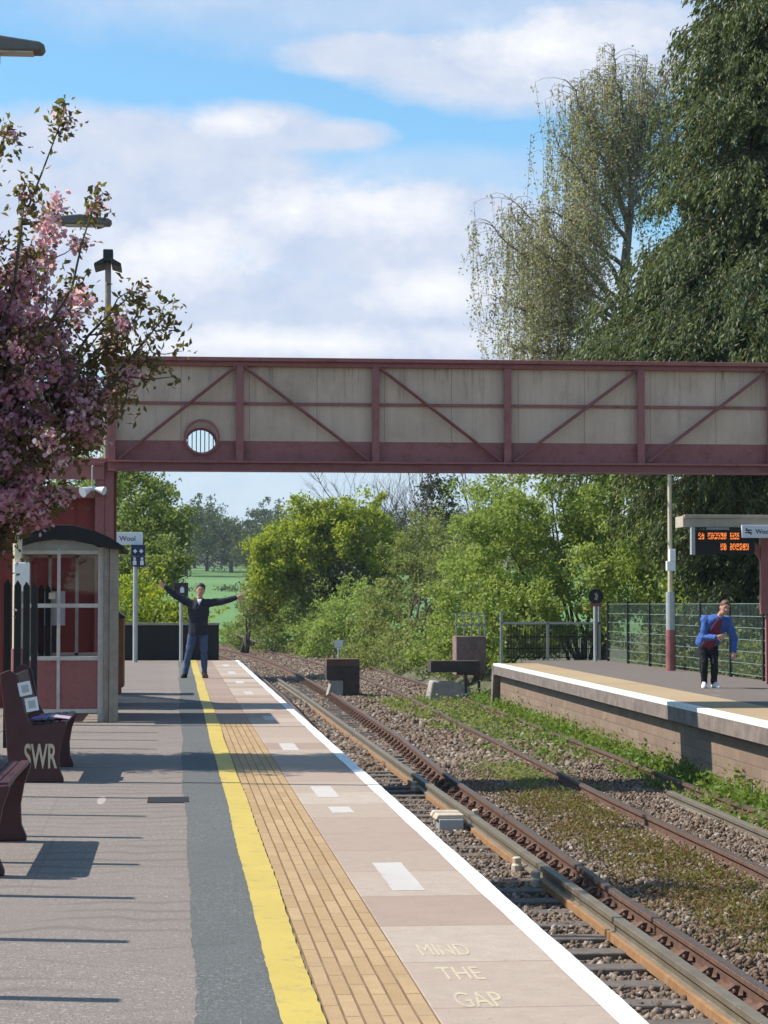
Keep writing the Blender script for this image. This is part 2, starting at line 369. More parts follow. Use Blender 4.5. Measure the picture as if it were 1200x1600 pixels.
t = NT('bridge_cream')
stz = t.scaled((3.2, 3.2, .22)); sn = t.noise(2.1, 6, .7, stz); zz = t.n('ShaderNodeSeparateXYZ', {0: t.pos}).outputs['Z']
c = t.mix(t.ramp(sn, [(.3, 0), (.7, 1)]), (.56, .395, .305), (.66, .485, .375))
c = t.mix(t.math('MULTIPLY', t.ramp(t.noise(4.4, 6, .72, stz), [(.53, 0), (.75, 1)]), t.ramp(t.math('MULTIPLY', t.math('SUBTRACT', zz, 4.0), 1.3), [(0, .25), (1, .8)])), c, (.10, .062, .045))
c = t.mix(t.ramp(t.noise(1.1, 6, .7), [(.45, 0), (.7, .5)]), c, (.33, .22, .16))
sx9 = t.n('ShaderNodeSeparateXYZ', {0: t.pos}).outputs['X']; fr9 = t.math('FRACT', t.math('DIVIDE', t.math('ADD', sx9, 2.5), .955))
c = t.mix(t.math('MULTIPLY', t.math('LESS_THAN', fr9, .010), .55), c, (.12, .08, .06))
c = t.mix(t.ramp(t.noise(60, 3), [(.4, 0), (.8, .25)]), c, (.2, .16, .13))
m_bcream = t.fin(c, .75, 0, .25)
l_blossom = leafm('pink_blossom', (.74, .23, .46), (.88, .50, .65), .62, 3, (.90, .72, .78))
l_bronze = leafm('bronze_leaves', (.065, .032, .020), (.135, .092, .034), .35, 3, (.22, .075, .045))
l_conifer = leafm('conifer_sprays', (.026, .052, .020), (.105, .138, .048), .2, .9, (.17, .175, .065))
l_birch = leafm('birch_leaves', (.31, .285, .17), (.43, .41, .27), .45, .5, (.22, .15, .08))
l_bright = leafm('bright_leaves', (.26, .32, .018), (.38, .42, .03), .45, .5, (.11, .17, .015))
l_light = leafm('light_green_leaves', (.18, .265, .048), (.31, .40, .085), .45, .45, (.33, .37, .14))
l_mid = leafm('mid_green_leaves', (.12, .185, .038), (.225, .30, .07), .4, .5, (.2, .22, .08))
l_olive = leafm('olive_leaves', (.165, .205, .055), (.275, .305, .095), .42, .6, (.2, .17, .09))
l_darkg = leafm('holly_and_shaded_leaves', (.012, .028, .010), (.03, .05, .016), .1, .6)  # also the shade colour of the shrub under the conifer
l_weed = leafm('weed_leaves', (.07, .14, .02), (.15, .25, .035), .35, 1.4, (.22, .28, .05))
l_dry = leafm('dry_weed_leaves', (.15, .085, .035), (.17, .15, .045), .3, 1.0, (.20, .065, .03))
l_far = leafm('distant_leaves', (.035, .065, .022), (.075, .11, .035), .2, .12, (.10, .095, .05))

# ================================================================== THE SETTING
def ground_z(X, Y):
    if Y > 58 and X < -1.2: z = -.35
    elif X < -.3: z = -.3
    elif X > 7.6+.01*(Y-50): z = -.35 if Y > 53 else -.2
    elif Y > 54 and X > 6.3: z = -.75
    else: z = -1.32
    if Y > 125: z = -1.32+(Y-125)*.0
    if Y > 140: z = max(z, -1.1+(Y-140)*.0335)
    return min(z, 22.)
xs = [-600, -500, -400, -200, -100, -60, -30, -15, -8, -4, -1.3, -1.0, -.4, -.1, 0, 3, 6, 7, 7.4, 7.8, 9, 12, 20, 40, 80, 150, 300, 420, 500, 600]
ys = [-60, -20, 0, 10, 20, 30, 40, 50, 53.2, 53.9, 57.6, 58.4, 65, 80, 100, 124, 126, 139, 141, 170, 200, 240, 280, 320, 360, 400, 450, 520, 600, 680, 760, 780, 800, 820]
V = [(x, y, ground_z(x, y)) for y in ys for x in xs]; nx = len(xs)
Fq = [(j*nx+i, j*nx+i+1, (j+1)*nx+i+1, (j+1)*nx+i) for j in range(len(ys)-1) for i in range(nx-1)]
tag(link('ground', np_mesh('ground', V, Fq, [m_ground])), kind='structure')
def sheet(name, x0, x1, y0, y1, z, m, step=.5, jit=0., parent=None, seed=0, freq=2.):
    f0 = x0 if callable(x0) else (lambda y: x0); f1 = x1 if callable(x1) else (lambda y: x1)
    n = max(1, int((y1-y0)/step)); V = []; r = random.Random(seed); ph = [r.uniform(0, 6) for _ in range(6)]
    def j(y, o): return jit*(.5*math.sin(freq*y+ph[o])+.35*math.sin(freq*2.7*y+ph[o+1])+.3*r.uniform(-1, 1)) if jit else 0
    for i in range(n+1):
        y = y0+(y1-y0)*i/n; V += [(f0(y)+j(y, 0), y, z), (f1(y)+j(y, 3), y, z)]
    return link(name, np_mesh(name, V, [(2*i, 2*i+1, 2*i+3, 2*i+2) for i in range(n)], [m]), parent)
YE = 56.0
mb = MB(); mb.box(-7, -.14, -4, YE, -1.5, -.02); tag(mb.build('platform_base', m_brick), kind='structure')
mb = MB(); mb.box(-7, -1.50, -4, YE, -.02, 0); tag(mb.build('platform', m_asphalt), kind='structure')
tag(sheet('resurfaced_strip', lambda y: -1.535+.03*math.exp(-((y-8.2)/1.)**2), -1.16, -4, YE, .004, m_patchasph, .09, .018, seed=1, freq=.55), kind='structure')
mb = MB(); mb.box(-1.50, -.70, -4, 26.4, -.02, 0); tag(mb.build('tactile_paving', m_tact), kind='structure')
m_pink = bricky('pink_slabs', 'YX', .985, .4, .006, (.30, .205, .155), (.39, .29, .23), (.16, .11, .08), off=0, shift=(.2, .696), var=.35)
mb = MB(); mb.box(-1.50, -.70, 26.405, YE, -.02, 0); tag(mb.build('paving_slabs', m_pink), kind='structure')
tag(sheet('yellow_line', -1.235, -1.085, -4, YE, .008, m_yellow, .07, .010, seed=2, freq=.5), kind='structure')
mb = MB(); mb.box(-.697, 0, -4, YE, -.09, 0); slabs = mb.build('coping_slabs', m_slab, bevel=.004); tag(slabs, kind='structure')
mb = MB(); V = []
wl = sheet('white_edge_line', -.098, .001, -4, YE, .004, m_white, .2, .004, seed=3)
tag(wl, kind='structure')
def patch(x0, x1, y0, y1, m, name):
    r = random.Random(int(y0*97)); V = []; n = 7
    for a, b, c, d_ in ((x0, y0, x1, y0), (x1, y0, x1, y1), (x1, y1, x0, y1), (x0, y1, x0, y0)):
        for i in range(n): V.append((a+(c-a)*i/n+r.uniform(-.003, .003), b+(d_-b)*i/n+r.uniform(-.010, .010), .0014))
    o = link(name, np_mesh(name, V, [tuple(range(len(V)))], [m]), slabs); return o
for x0, x1, y0, y1 in ((-.52, -.36, 10.83, 12.0), (-.55, -.39, 16.1, 17.1), (-.55, -.39, 21.3, 22.4), (-.5, -.36, 26.9, 27.9), (-.5, -.36, 34.6, 35.8), (-.5, -.36, 39.5, 40.8), (-.5, -.36, 45, 46.5), (-.5, -.36, 50.4, 52)):
    patch(x0, x1, y0, y1, m_patch, 'pale_patch')
patch(-.53, -.38, 14.9, 15.35, m_patch, 'pale_patch')
def text(s, loc, size, m, parent, rot=(0, 0, 0), ext=.002, sx=1., align='CENTER', name='lettering'):
    cu = bpy.data.curves.new(name, 'FONT'); cu.body = s; cu.size = size; cu.align_x = align; cu.align_y = 'CENTER'; cu.extrude = ext; cu.offset = (.012*size if parent is not slabs else (0 if 'M' in s else .003)) if name == 'lettering' else .003; cu.materials.append(m)
    o = bpy.data.objects.new(name, cu); COL.objects.link(o); o.location = loc; o.rotation_euler = rot; o.scale = (sx, 1, 1)
    if parent: o.parent = parent
    bpy.context.view_layer.update()
    me = bpy.data.meshes.new_from_object(o.evaluated_get(bpy.context.evaluated_depsgraph_get())); me.name = name
    q = bpy.data.objects.new(name, me); COL.objects.link(q); q.location = loc; q.rotation_euler = rot; q.scale = (sx, 1, 1); q.parent = parent
    bpy.data.objects.remove(o); bpy.data.curves.remove(cu)
    return q
for s_, p in (('MIND', (693, 1485)), ('THE', (720, 1522)), ('GAP', (748, 1563))):
    r = ray(*p); t_ = -CH/r[2]; text(s_, (CX+t_*r[0], t_*r[1], .0012), .42, m_text, slabs, sx=.20 if s_ == 'MIND' else .22, ext=.0)

# far platform
XE = lambda y: 5.45+.0235*(y-26)
Y0, Y1 = 16., 52.4
def ribbon(name, offs, m, y0=Y0, y1=Y1, n=30, bevel=0):   # closed profile (dx, z) swept along the far platform edge
    k = len(offs); V = []
    for i in range(n+1):
        y = y0+(y1-y0)*i/n; V += [(XE(y)+dx, y, z) for dx, z in offs]
    me = bpy.data.meshes.new(name)
    me.from_pydata(V, [], [(i*k+j, i*k+(j+1) % k, (i+1)*k+(j+1) % k, (i+1)*k+j) for i in range(n) for j in range(k)]+[tuple(range(k-1, -1, -1)), tuple(n*k+j for j in range(k))])
    me.materials.append(m); me.update(); o = link(name, me)
    return tag(o, kind='structure')
ribbon('far_platform_wall', [(.17, -1.5), (.17, -.26), (.6, -.26), (.6, -1.5)], m_brick)
ribbon('far_platform_edge', [(.0, -.26), (.0, -.05), (.3, -.05), (.3, -.26)], m_edge)
ribbon('far_platform_slabs', [(.005, -.05), (.005, 0), (1.07, 0), (1.07, -.05)], m_slab2)
ribbon('far_white_line', [(-.004, -.055), (-.004, .004), (.155, .004), (.155, -.055)], m_white, y1=Y1+.004)
V = [(XE(Y0)+1.07, Y0, 0), (14, Y0, 0), (14, 56, 0), (XE(56)+1.07, 56, 0)]
mb = MB(); mb.prism([(XE(Y0)+1.07, Y0), (9.45, Y0), (9.45, 55.4), (XE(55.4)+1.07, 55.4)], 'z', -1.4, -.001)
m_asph2 = _asph(NT('far_asphalt'), (.20, .165, .145), False)
tag(mb.build('far_platform', m_asph2), kind='structure')
mb = MB(); mb.prism([(Y1+.01, -.28), (Y1+.14, -.02), (Y1+.24, -.02), (Y1+.55, -1.2), (Y1+.3, -1.2)], 'x', XE(Y1)+.0, XE(Y1)+.22)
tag(mb.build('ramp_brace', m_edge), 'raking concrete brace at the far end of the opposite platform', 'brace')

# trackbed
V = [(-.2, -5, -1.2), (7.6, -5, -1.2), (7.6, 57, -1.2), (7.2, 139, -1.2), (-.2, 139, -1.2), (-.2, 57, -1.2)]
tag(link('trackbed', np_mesh('trackbed', V, [(0, 1, 2, 3, 4, 5)], [m_soil])), kind='structure')
def ballast_h(X, Y):
    h = np.full(len(X), -1.115)
    h = np.where(X < 1.72, -1.165, h); h = np.where((X >= 1.72) & (X < 2.35+.012*np.maximum(Y-22, 0)), -1.19, h)
    h += .025*np.sin(1.9*X+.7*Y)*np.sin(1.1*Y)
    return h
def stones(name, n, y0, y1, s0, s1, x0=.9, x1=6.6, layers=1.):
    ph = (1+5**.5)/2
    ico = np.array([(-1,ph,0),(1,ph,0),(-1,-ph,0),(1,-ph,0),(0,-1,ph),(0,1,ph),(0,-1,-ph),(0,1,-ph),(ph,0,-1),(ph,0,1),(-ph,0,-1),(-ph,0,1)])/1.9
    fc = np.array([(0,11,5),(0,5,1),(0,1,7),(0,7,10),(0,10,11),(1,5,9),(5,11,4),(11,10,2),(10,7,6),(7,1,8),(3,9,4),(3,4,2),(3,2,6),(3,6,8),(3,8,9),(4,9,5),(2,4,11),(6,2,10),(8,6,7),(9,8,1)])
    T = ico[None]*rng.uniform(.5, 1.35, (40, 12, 1))
    Y = y0+(y1-y0)*rng.uniform(0, 1, n)**1.35; X = rng.uniform(x0, x1, n)
    A = unit(n); B = np.cross(A, unit(n)); B /= np.linalg.norm(B, axis=1)[:, None]; Cc = np.cross(A, B)
    sz = rng.uniform(s0, s1, n)[:, None]*np.array([1.25, 1., .75]); sz *= rng.uniform(.8, 1.2, (n, 3))
    L = T[rng.integers(0, 40, n)]*sz[:, None, :]
    Wv = L[:, :, :1]*A[:, None]+L[:, :, 1:2]*B[:, None]+L[:, :, 2:]*Cc[:, None]
    Z = ballast_h(X, Y)-rng.uniform(0, .045, n)
    Wv += np.stack([X, Y, Z], 1)[:, None]
    Fc = (fc[None]+12*np.arange(n)[:, None, None]).reshape(-1, 3)
    return link(name, np_mesh(name, Wv.reshape(-1, 3), Fc, [m_stone]))
t = NT('ballast_stone'); g = t.n('ShaderNodeNewGeometry').outputs['Random Per Island']
c = t.ramp(g, [(0, (.085, .062, .046)), (.35, (.155, .115, .085)), (.7, (.22, .17, .13)), (.93, (.29, .24, .195)), (1., (.42, .37, .32))])
c = t.mix(t.math('MULTIPLY', t.ramp(t.noise(1.3, 4), [(.42, 0), (.62, 1)]), .55), c, (.125, .07, .038))
m_stone = t.fin(c, .9, 0, .25)
tag(stones('ballast', 88000, 11, 34, .016, .033), kind='stuff')
tag(stones('distant_ballast', 42000, 34, 139, .04, .07), kind='stuff')

# rails
def sweep(mb, prof, path):
    k = len(prof); v = []
    for x, y, z in path: v += [(x+dx, y, z+dz) for dx, dz in prof]
    n = len(path)-1
    return mb.add(v, [(i*k+j, (i+1)*k+j, (i+1)*k+(j+1) % k, i*k+(j+1) % k) for i in range(n) for j in range(k)]+[tuple(range(k)), tuple(n*k+j for j in range(k-1, -1, -1))])
RAIL = [(-.07, -.155), (.07, -.155), (.07, -.143), (.012, -.125), (.012, -.045), (.036, -.035), (.036, -.004), (.028, 0), (-.028, 0), (-.036, -.004), (-.036, -.035), (-.012, -.045), (-.012, -.125), (-.07, -.143)]
def rail_obj(name, pts, label, group):
    ys_ = np.arange(pts[0][1], pts[-1][1]+.01, 1.)
    xs_ = np.interp(ys_, [p[1] for p in pts], [p[0] for p in pts])
    ys_s = list(zip(xs_, ys_))
    mb = MB(); sweep(mb, RAIL, [(x, y, -1.0) for x, y in ys_s]); o = mb.build(name, m_rust)
    tag(o, label, 'rail', group)
    h = MB(); sweep(h, [(-.03, 0), (.03, 0), (.03, .003), (-.03, .003)], [(x, y, -.999) for x, y in ys_s]); h.build('rail_head', m_steel, o)
    return o
PB = [(2.10, 8), (2.11, 18), (2.17, 22), (2.26, 31), (2.50, 39.5), (2.68, 57), (2.70, 70), (2.62, 85), (2.30, 98), (1.7, 110), (.7, 124), (-.8, 138)]
XB = lambda y: float(np.interp(y, [p[1] for p in PB], [p[0] for p in PB]))
P2 = lambda x: [(x-.26, 12), (x-.02, 20), (x+.03, 27), (x+.24, 36), (x+.77, 61), (x+.82, 72), (x+.7, 85), (x+.3, 98), (x-.3, 110), (x-1.2, 122), (x-2.4, 134)]
XL = lambda y: float(np.interp(y, [p[1] for p in P2(3.8)], [p[0] for p in P2(3.8)]))
rail_obj('running_rail', [(x-1.43, y) for x, y in PB], 'running rail hidden close under the left platform edge', 'running rails')
rail_obj('running_rail', PB, 'rusty running rail with a row of fixings, right beside the conductor rail', 'running rails')
rail_obj('running_rail', P2(3.8), 'rusty running rail of the weedy track, on the side away from the brick wall', 'running rails')
rail_obj('running_rail', P2(5.22), 'rusty running rail among green weeds below the brick platform wall', 'running rails')
def conductor(pts, label, board=True):
    y0, y1 = pts[0][1], pts[-1][1]; ys_ = np.arange(y0, y1+.01, 1.); xs_ = np.interp(ys_, [p[1] for p in pts], [p[0] for p in pts])
    path = [(x, y, -1.0) for x, y in zip(xs_, ys_)]
    mb = MB(); sweep(mb, [(-.06, -.14), (.06, -.14), (.06, -.12), (.02, -.105), (.02, -.055), (.042, -.045), (.042, 0), (-.042, 0), (-.042, -.045), (-.02, -.055), (-.02, -.105), (-.06, -.12)], path)
    o = mb.build('conductor_rail', m_olive, bevel=.004); tag(o, label, 'conductor rail', 'conductor rails')
    return o
cA = conductor([(1.82, 9), (1.82, 60), (1.75, 72)], 'long grey conductor rail with orange board along its foot, beside the left platform')
bd = [(9.0, 12.35), (12.55, 16.6), (16.62, 19.7), (21.2, 24.5), (25.4, 29.0), (30.3, 35), (35.1, 40), (40.1, 46), (46.1, 54)]
for a, b in bd:
    mb = MB(); mb.box(1.725, 1.758, a, b, -1.165, -1.095); mb.build('guard_board', m_orange, cA, bevel=.004)
for x, y in ((1.69, 12.45), (1.70, 19.9), (1.70, 21.0), (1.97, 25.9), (1.70, 30.1)):
    mb = MB(); mb.tube([(x, y, -1.17), (x, y, -1.10), (x, y, -1.085), (x, y, -1.03), (x, y, -1.02)], [.055, .055, .04, .045, .028], 12); mb.box(min(x, 1.82), max(x, 1.82), y-.03, y+.03, -1.175, -1.145)
    mb.build('insulator', m_insul, cA, smooth=False, bevel=.006)
cB = conductor([(4.42, 14), (4.69, 23), (4.81, 28)], 'short conductor rail ending squarely between the rails of the weedy track')
# sleepers (each with the two chairs that hold its rails)
def sleeper():
    r = empty('sleeper', (0, 0, 0), 'weathered sleeper under the rails of the track by the left platform', 'sleeper', 'sleepers of the near track')
    mb = MB(); mb.box(0, 2.5, -.125, .125, -1.27, -1.152); mb.build('timber', m_sleeper, r, bevel=.012)
    for x in (0, 1.43):
        mb = MB(); mb.box(x-.19, x+.19, -.1, .1, -1.152, -1.128)
        for s in (-1, 1):
            mb.prism([(x+s*.075, -1.128), (x+s*.17, -1.128), (x+s*.15, -1.09), (x+s*.085, -1.045), (x+s*.05, -1.05), (x+s*.06, -1.09)], 'y', -.045, .045)
            mb.tube([(x+s*.14, -.07, -1.10), (x+s*.10, -.085, -1.085), (x+s*.09, -.02, -1.075), (x+s*.13, .05, -1.085), (x+s*.10, .09, -1.09)], .013, 6)
            mb.cyl(x+s*.16, .07, -1.128, -1.085, .018, n=6)
        c = mb.build('rail_chair', m_rust, r); c['dx'] = x
    return r
s0 = sleeper(); k = 0
for y in np.arange(11.2, 72, .70):
    o = s0 if k == 0 else dup(s0)
    o.location = (XB(y)-1.43, y, 0); k += 1

# ================================================================== FOOTBRIDGE
YB = 30.5; YF = 32.1
fb = empty('footbridge', (0, YB, 0), 'maroon and cream lattice footbridge spanning both tracks, with a round porthole', 'footbridge')
def P4(name, m, f, parent=fb, **k):
    mb = MB(); f(mb); o = mb.build(name, m, parent, **k)
    if parent is fb: o.location = (0, -YB, 0)
    return o
BX0, BX1 = -2.55, 10.4
posts = [-2.50, -.72, 1.19, 3.07, 4.99, 6.88, 8.78]
hx, hz, hr = -1.25, 3.77, .215
def arc(a0, a1, n=20): return [(hx+hr*math.cos(a0+(a1-a0)*i/n), hz+hr*math.sin(a0+(a1-a0)*i/n)) for i in range(n+1)]
a_ = math.asin((3.72-hz)/hr)
for Y, side in ((YB+.05, 0), (YF-.07, 1)):
    up_ = [(BX0, 3.72)]+arc(math.pi-a_, a_)+[(BX1, 3.72), (BX1, 4.80), (BX0, 4.80)]
    lo_ = [(BX0, 3.42), (BX1, 3.42), (BX1, 3.718)]+arc(a_, -math.pi-a_)+[(BX0, 3.718)]
    P4('cream_panel', m_bcream, lambda b: b.prism(up_, 'y', Y, Y+.02))
    P4('kick_panel', m_maroon, lambda b: b.prism(lo_, 'y', Y-.002, Y+.022))
    rg = [(hr+.004, -.05), (hr+.035, -.05), (hr+.035, .03), (hr+.004, .03)]
    def ring(b):
        n = 32; v = []
        for i in range(n):
            t_ = 2*math.pi*i/n; v += [(hx+r_*math.cos(t_), Y+y_, hz+r_*math.sin(t_)) for r_, y_ in rg]
        b.add(v, [(i*4+j, ((i+1) % n)*4+j, ((i+1) % n)*4+(j+1) % 4, i*4+(j+1) % 4) for i in range(n) for j in range(4)])
    ro = P4('porthole_ring', m_maroon, ring)
    if side:
        bars = MB()
        for i in range(-3, 4): bars.box(hx+i*.062-.007, hx+i*.062+.007, Y+.03, Y+.045, hz-hr, hz+hr)
        bars.build('porthole_bars', m_dark, ro)
    ys0, ys1 = (YB-.04, YB+.05) if side == 0 else (YF-.05, YF+.05)
    zb = 3.28 if side == 0 else 3.385
    P4('top_chord', m_maroon, lambda b: (b.box(BX0, BX1, ys0-.07, ys1+.07, 4.83, 4.885), b.box(BX0, BX1, ys0+.0, ys1, 4.765, 4.83)), bevel=.006)
    P4('bottom_chord', m_maroon, lambda b: (b.box(BX0, BX1, ys0-.09, ys1+.0, 3.40, 3.43), b.box(BX0, BX1, ys0-.02, ys0+.02, zb+.02, 3.40), b.box(BX0, BX1, ys0-.09, ys1, zb, zb+.02)), bevel=.004)
    P4('mid_rail', m_maroon, lambda b: b.box(BX0, BX1, Y-.03, Y-.004, 4.225, 4.265))
    for i, x in enumerate(posts):
        P4('post', m_maroon, lambda b: (b.box(x-.052, x+.052, ys0-.02, ys0+.01, 3.43, 4.765), b.box(x-.012, x+.012, ys0+.01, ys1, 3.43, 4.765)), bevel=.004)
        if i+1 < len(posts):
            x2 = posts[i+1]; rise = i in (0, 3, 4, 5)
            p, q = ((x+.10, ys0+.0, 3.45), (x2-.06, ys0+.0, 4.76)) if rise else ((x+.06, ys0, 4.76), (x2-.10, ys0, 3.45))
            P4('brace', m_maroon, lambda b: (b.bar((p[0], p[1]-.006, p[2]), (q[0], q[1]-.006, q[2]), .085, .012, 0), b.bar((p[0], p[1]+.02, p[2]), (q[0], q[1]+.02, q[2]), .012, .045, 0)))
P4('deck', m_dark, lambda b: b.box(BX0, BX1, YB+.08, YF-.08, 3.40, 3.46))
for x in (-2.60, 9.6):
    for y in (YB+.02, YF-.06): P4('column', m_maroon, lambda b: (b.box(x-.125, x+.0, y-.03, y+.03, -.1, 3.4), b.box(x+.0, x+.13, y-.012, y+.012, -.1, 3.4), b.box(x-.16, x+.16, y-.12, y+.12, -.02, .03)), bevel=.004)
P4('landing', m_maroon, lambda b: (b.box(-5.6, -2.56, YB-.02, YF, 3.40, 3.46), b.box(-5.6, -2.60, YB-.06, YB-.02, 3.16, 3.40), b.box(-5.6, -2.6, YB-.09, YB-.06, 3.36, 3.40), b.box(-5.6, -2.74, YB-.10, YB-.04, 2.90, 3.05)), bevel=.004)
P4('boarding', m_red, lambda b: [b.box(-5.6, -2.735, YB+.1, YB+.14, 0, 2.93)]+[b.box(-5.6+i*.2, -5.59+i*.2, YB+.09, YB+.10, 0, 2.9) for i in range(1, 15)])
P4('shadow_boarding', m_red, lambda b: b.box(-2.80, -2.76, YB+.16, YF-.1, 0, 2.93))  # extra wall added to cast a shadow band across the platform
P4('stair_flight', m_maroon, lambda b: [b.prism([(YF, 3.42), (YF+6, .1), (YF+6, -.2), (YF, 3.1)], 'x', x, x+.05) for x in (-5.4, -3.9)]+[b.box(-5.35, -3.9, YF+.3*i, YF+.3*i+.28, 3.4-.166*i-.04, 3.4-.166*i) for i in range(20)])
P4('landing_rail', m_maroon, lambda b: (b.box(-5.6, -5.55, YB, YF, 3.46, 4.5), b.bar((-5.6, YB, 4.45), (-4.4, YB, 4.45), .05), b.bar((-4.4, YB, 3.46), (-4.4, YB, 4.47), .05)))
# loudspeaker under the bridge end
ls = empty('loudspeaker', (-2.76, YB-.22, 3.02), 'small pale horn loudspeaker hanging from the left end of the footbridge', 'loudspeaker')
mb = MB(); mb.tube([(0, 0, .0), (0, .0, .30)], .012, 8); mb.tube([(.0, 0, .3), (0, .2, .34)], .012, 8); mb.build('bracket', m_polegrey, ls)
mb = MB(); mb.tube([(-.13, -.08, -.05), (-.03, .0, .0), (.02, .02, .01)], [.075, .03, .03], 14); mb.tube([(.17, -.06, -.03), (.06, 0, .0), (.02, .02, .01)], [.06, .03, .03], 14); mb.build('horn', m_signw, ls, smooth=False)

# ================================================================== LAMPS
m_lampg = pm('lamp_grey', (.13, .118, .112), .5, .15, 8, .1)
def lamp_head(parent, x0, x1, y, z):
    mb = MB(); mb.prism([(x0, z-.02), (x0+.05, z+.05), (x0+.30, z+.075), (x1-.05, z+.03), (x1, z+.0), (x1-.03, z-.045), (x0+.05, z-.045)], 'y', y-.11, y+.11)
    o = mb.build('lamp_head', m_lampg, parent, bevel=.015)
    mb = MB(); mb.box(x0+.12, x1-.1, y-.08, y+.08, z-.058, z-.046); mb.build('lens', m_greyp, o); return o
def street_lamp(x, y, label, h=6.0, group='lamp posts with long arms on the left platform'):
    r = empty('lamp_post', (x, y, 0), label, 'lamp post', group)
    mb = MB(); mb.cyl(0, 0, 0, .9, .075, n=14); mb.build('base', m_maroon, r, smooth=False)
    mb = MB(); mb.tube([(0, 0, .9), (0, 0, 2.5), (0, 0, 2.55), (0, 0, h+.02)], [.055, .055, .042, .034], 12); mb.build('pole', m_cream, r)
    mb = MB(); mb.tube([(0, 0, h-.02), (.45, 0, h+.02)], .022, 8); mb.build('arm', m_dark, r)
    lamp_head(r, .42, 1.10, 0, h+.02); return r
l1 = street_lamp(-3.79, 18, 'lamp post nearest the camera, only its grey lamp head showing at the left edge')
mb = MB(); mb.cyl(.66, .0, 5.88, 6.0, .07, n=12); mb.build('sensor', m_polegrey, l1)
l2 = street_lamp(-3.48, 26.2, 'cream lamp post behind the blossom tree with a white control box')
mb = MB(); mb.box(-.03, .15, -.14, -.05, 1.58, 1.92); mb.build('control_box', m_wht, l2, bevel=.01)
l3 = empty('lamp_post', (-2.58, 31.0, 0), 'brown lamp post with a short twin head rising beside the footbridge end', 'lamp post')
mb = MB(); mb.tube([(0, 0, 0), (0, 0, 3.2), (0, 0, 6.33)], [.055, .05, .042], 12); mb.build('pole', m_timber, l3)
mb = MB(); mb.box(-.07, .07, -.1, .1, 6.28, 6.46); mb.build('cap', m_dark, l3, bevel=.01)
for s in (-1, 1):
    mb = MB(); mb.prism([(s*.05, 6.22), (s*.19, 6.18), (s*.19, 6.23), (s*.05, 6.31)], 'y', -.3, .3); mb.build('lamp_head', m_dark, l3, bevel=.01)
rl = empty('lamp_post', (9.02, 46.2, 0), 'tall lamp post on the opposite platform with maroon base and grey band', 'lamp post')
mb = MB(); mb.cyl(0, 0, 0, .88, .105, n=16); mb.build('base', m_maroon, rl)
mb = MB(); mb.cyl(0, 0, .88, 1.70, .098, n=16); mb.build('band', m_polegrey, rl)
mb = MB(); mb.tube([(0, 0, 1.7), (0, 0, 6.2)], [.055, .04], 12); mb.build('pole', m_cream, rl)
mb = MB(); mb.box(-.11, .08, -.18, -.05, 2.15, 2.36); mb.box(-.05, .08, -.2, -.05, 2.36, 2.62); mb.build('control_box', m_wht, rl, bevel=.01)
mb = MB(); mb.tube([(0, 0, 6.15), (.5, 0, 6.2)], .025, 8); mb.build('arm', m_dark, rl)
lamp_head(rl, .45, 1.1, 0, 6.2)

# ================================================================== SHELTER ON THE LEFT PLATFORM
sh = empty('waiting_shelter', (-3.0, 26.75, 0), 'glazed platform shelter with black curved roof and maroon lower panels', 'shelter')
def SP(name, m, f, parent=sh, **k):
    mb = MB(); f(mb); o = mb.build(name, m, parent, **k)
    if parent is sh: o.location = (3.0, -26.75, 0)
    return o
def arcz(x): return 2.06+.33*math.sin(math.pi*min(1, max(0, (x+3.72)/1.55))**.92) if x < -2.22 else 2.1
top = [(-3.66, 2.06), (-3.5, 2.19), (-3.3, 2.32), (-3.08, 2.385), (-2.85, 2.385), (-2.6, 2.325), (-2.4, 2.235), (-2.22, 2.12)]
low = [(-2.24, 2.085), (-2.42, 2.105), (-2.6, 2.155), (-2.85, 2.20), (-3.08, 2.215), (-3.3, 2.185), (-3.5, 2.12), (-3.64, 2.04)]
SP('roof', m_black, lambda b: b.prism(top+low, 'y', 26.5, 29.1), bevel=.01)
fr = lambda b: [b.box(x-.02, x+.02, 26.73, 26.78, .10, 2.11) for x in (-3.52, -3.02)]+[b.box(-2.545, -2.475, 26.73, 26.78, 0, 2.12)]+[b.box(-3.5, -2.545, 26.725, 26.785, z-.025, z+.025) for z in (.13, .77, 1.41, 2.06)]
SP('end_frame', m_greyp, fr, bevel=.004)
SP('corner_post', m_timber, lambda b: (b.box(-2.40, -2.295, 26.6, 26.72, 0, 2.14), b.box(-2.47, -2.405, 26.64, 26.70, 0, 2.14)), bevel=.008)
SP('fascia', m_polegrey, lambda b: b.prism([(-3.52, 2.085), (-2.50, 2.085), (-2.6, 2.15), (-2.85, 2.20), (-3.08, 2.213), (-3.3, 2.18), (-3.5, 2.12)], 'y', 26.74, 26.77))
for x0, x1 in ((-3.50, -3.04), (-3.0, -2.545)):
    SP('lower_panel', m_maroon, lambda b: b.box(x0, x1, 26.745, 26.765, .155, .745))
    for z0, z1 in ((.795, 1.385), (1.435, 2.035)): SP('glass_pane', m_glass, lambda b: b.box(x0, x1, 26.752, 26.758, z0, z1))
SP('far_frame', m_greyp, lambda b: [b.box(x-.02, x+.02, 28.9, 28.95, .1, 2.1) for x in (-3.52, -3.25, -2.9, -2.5)]+[b.box(-3.5, -2.5, 28.9, 28.95, z-.02, z+.02) for z in (.13, .77, 2.06)])
SP('far_panel', m_maroon, lambda b: b.box(-3.5, -2.52, 28.915, 28.935, .15, .75))
SP('back_frame', m_greyp, lambda b: [b.box(-3.56, -3.52, y-.02, y+.02, 0, 2.08) for y in (26.8, 27.5, 28.2, 28.9)]+[b.box(-3.56, -3.52, 26.8, 28.9, z-.02, z+.02) for z in (.13, .77, 2.06)])
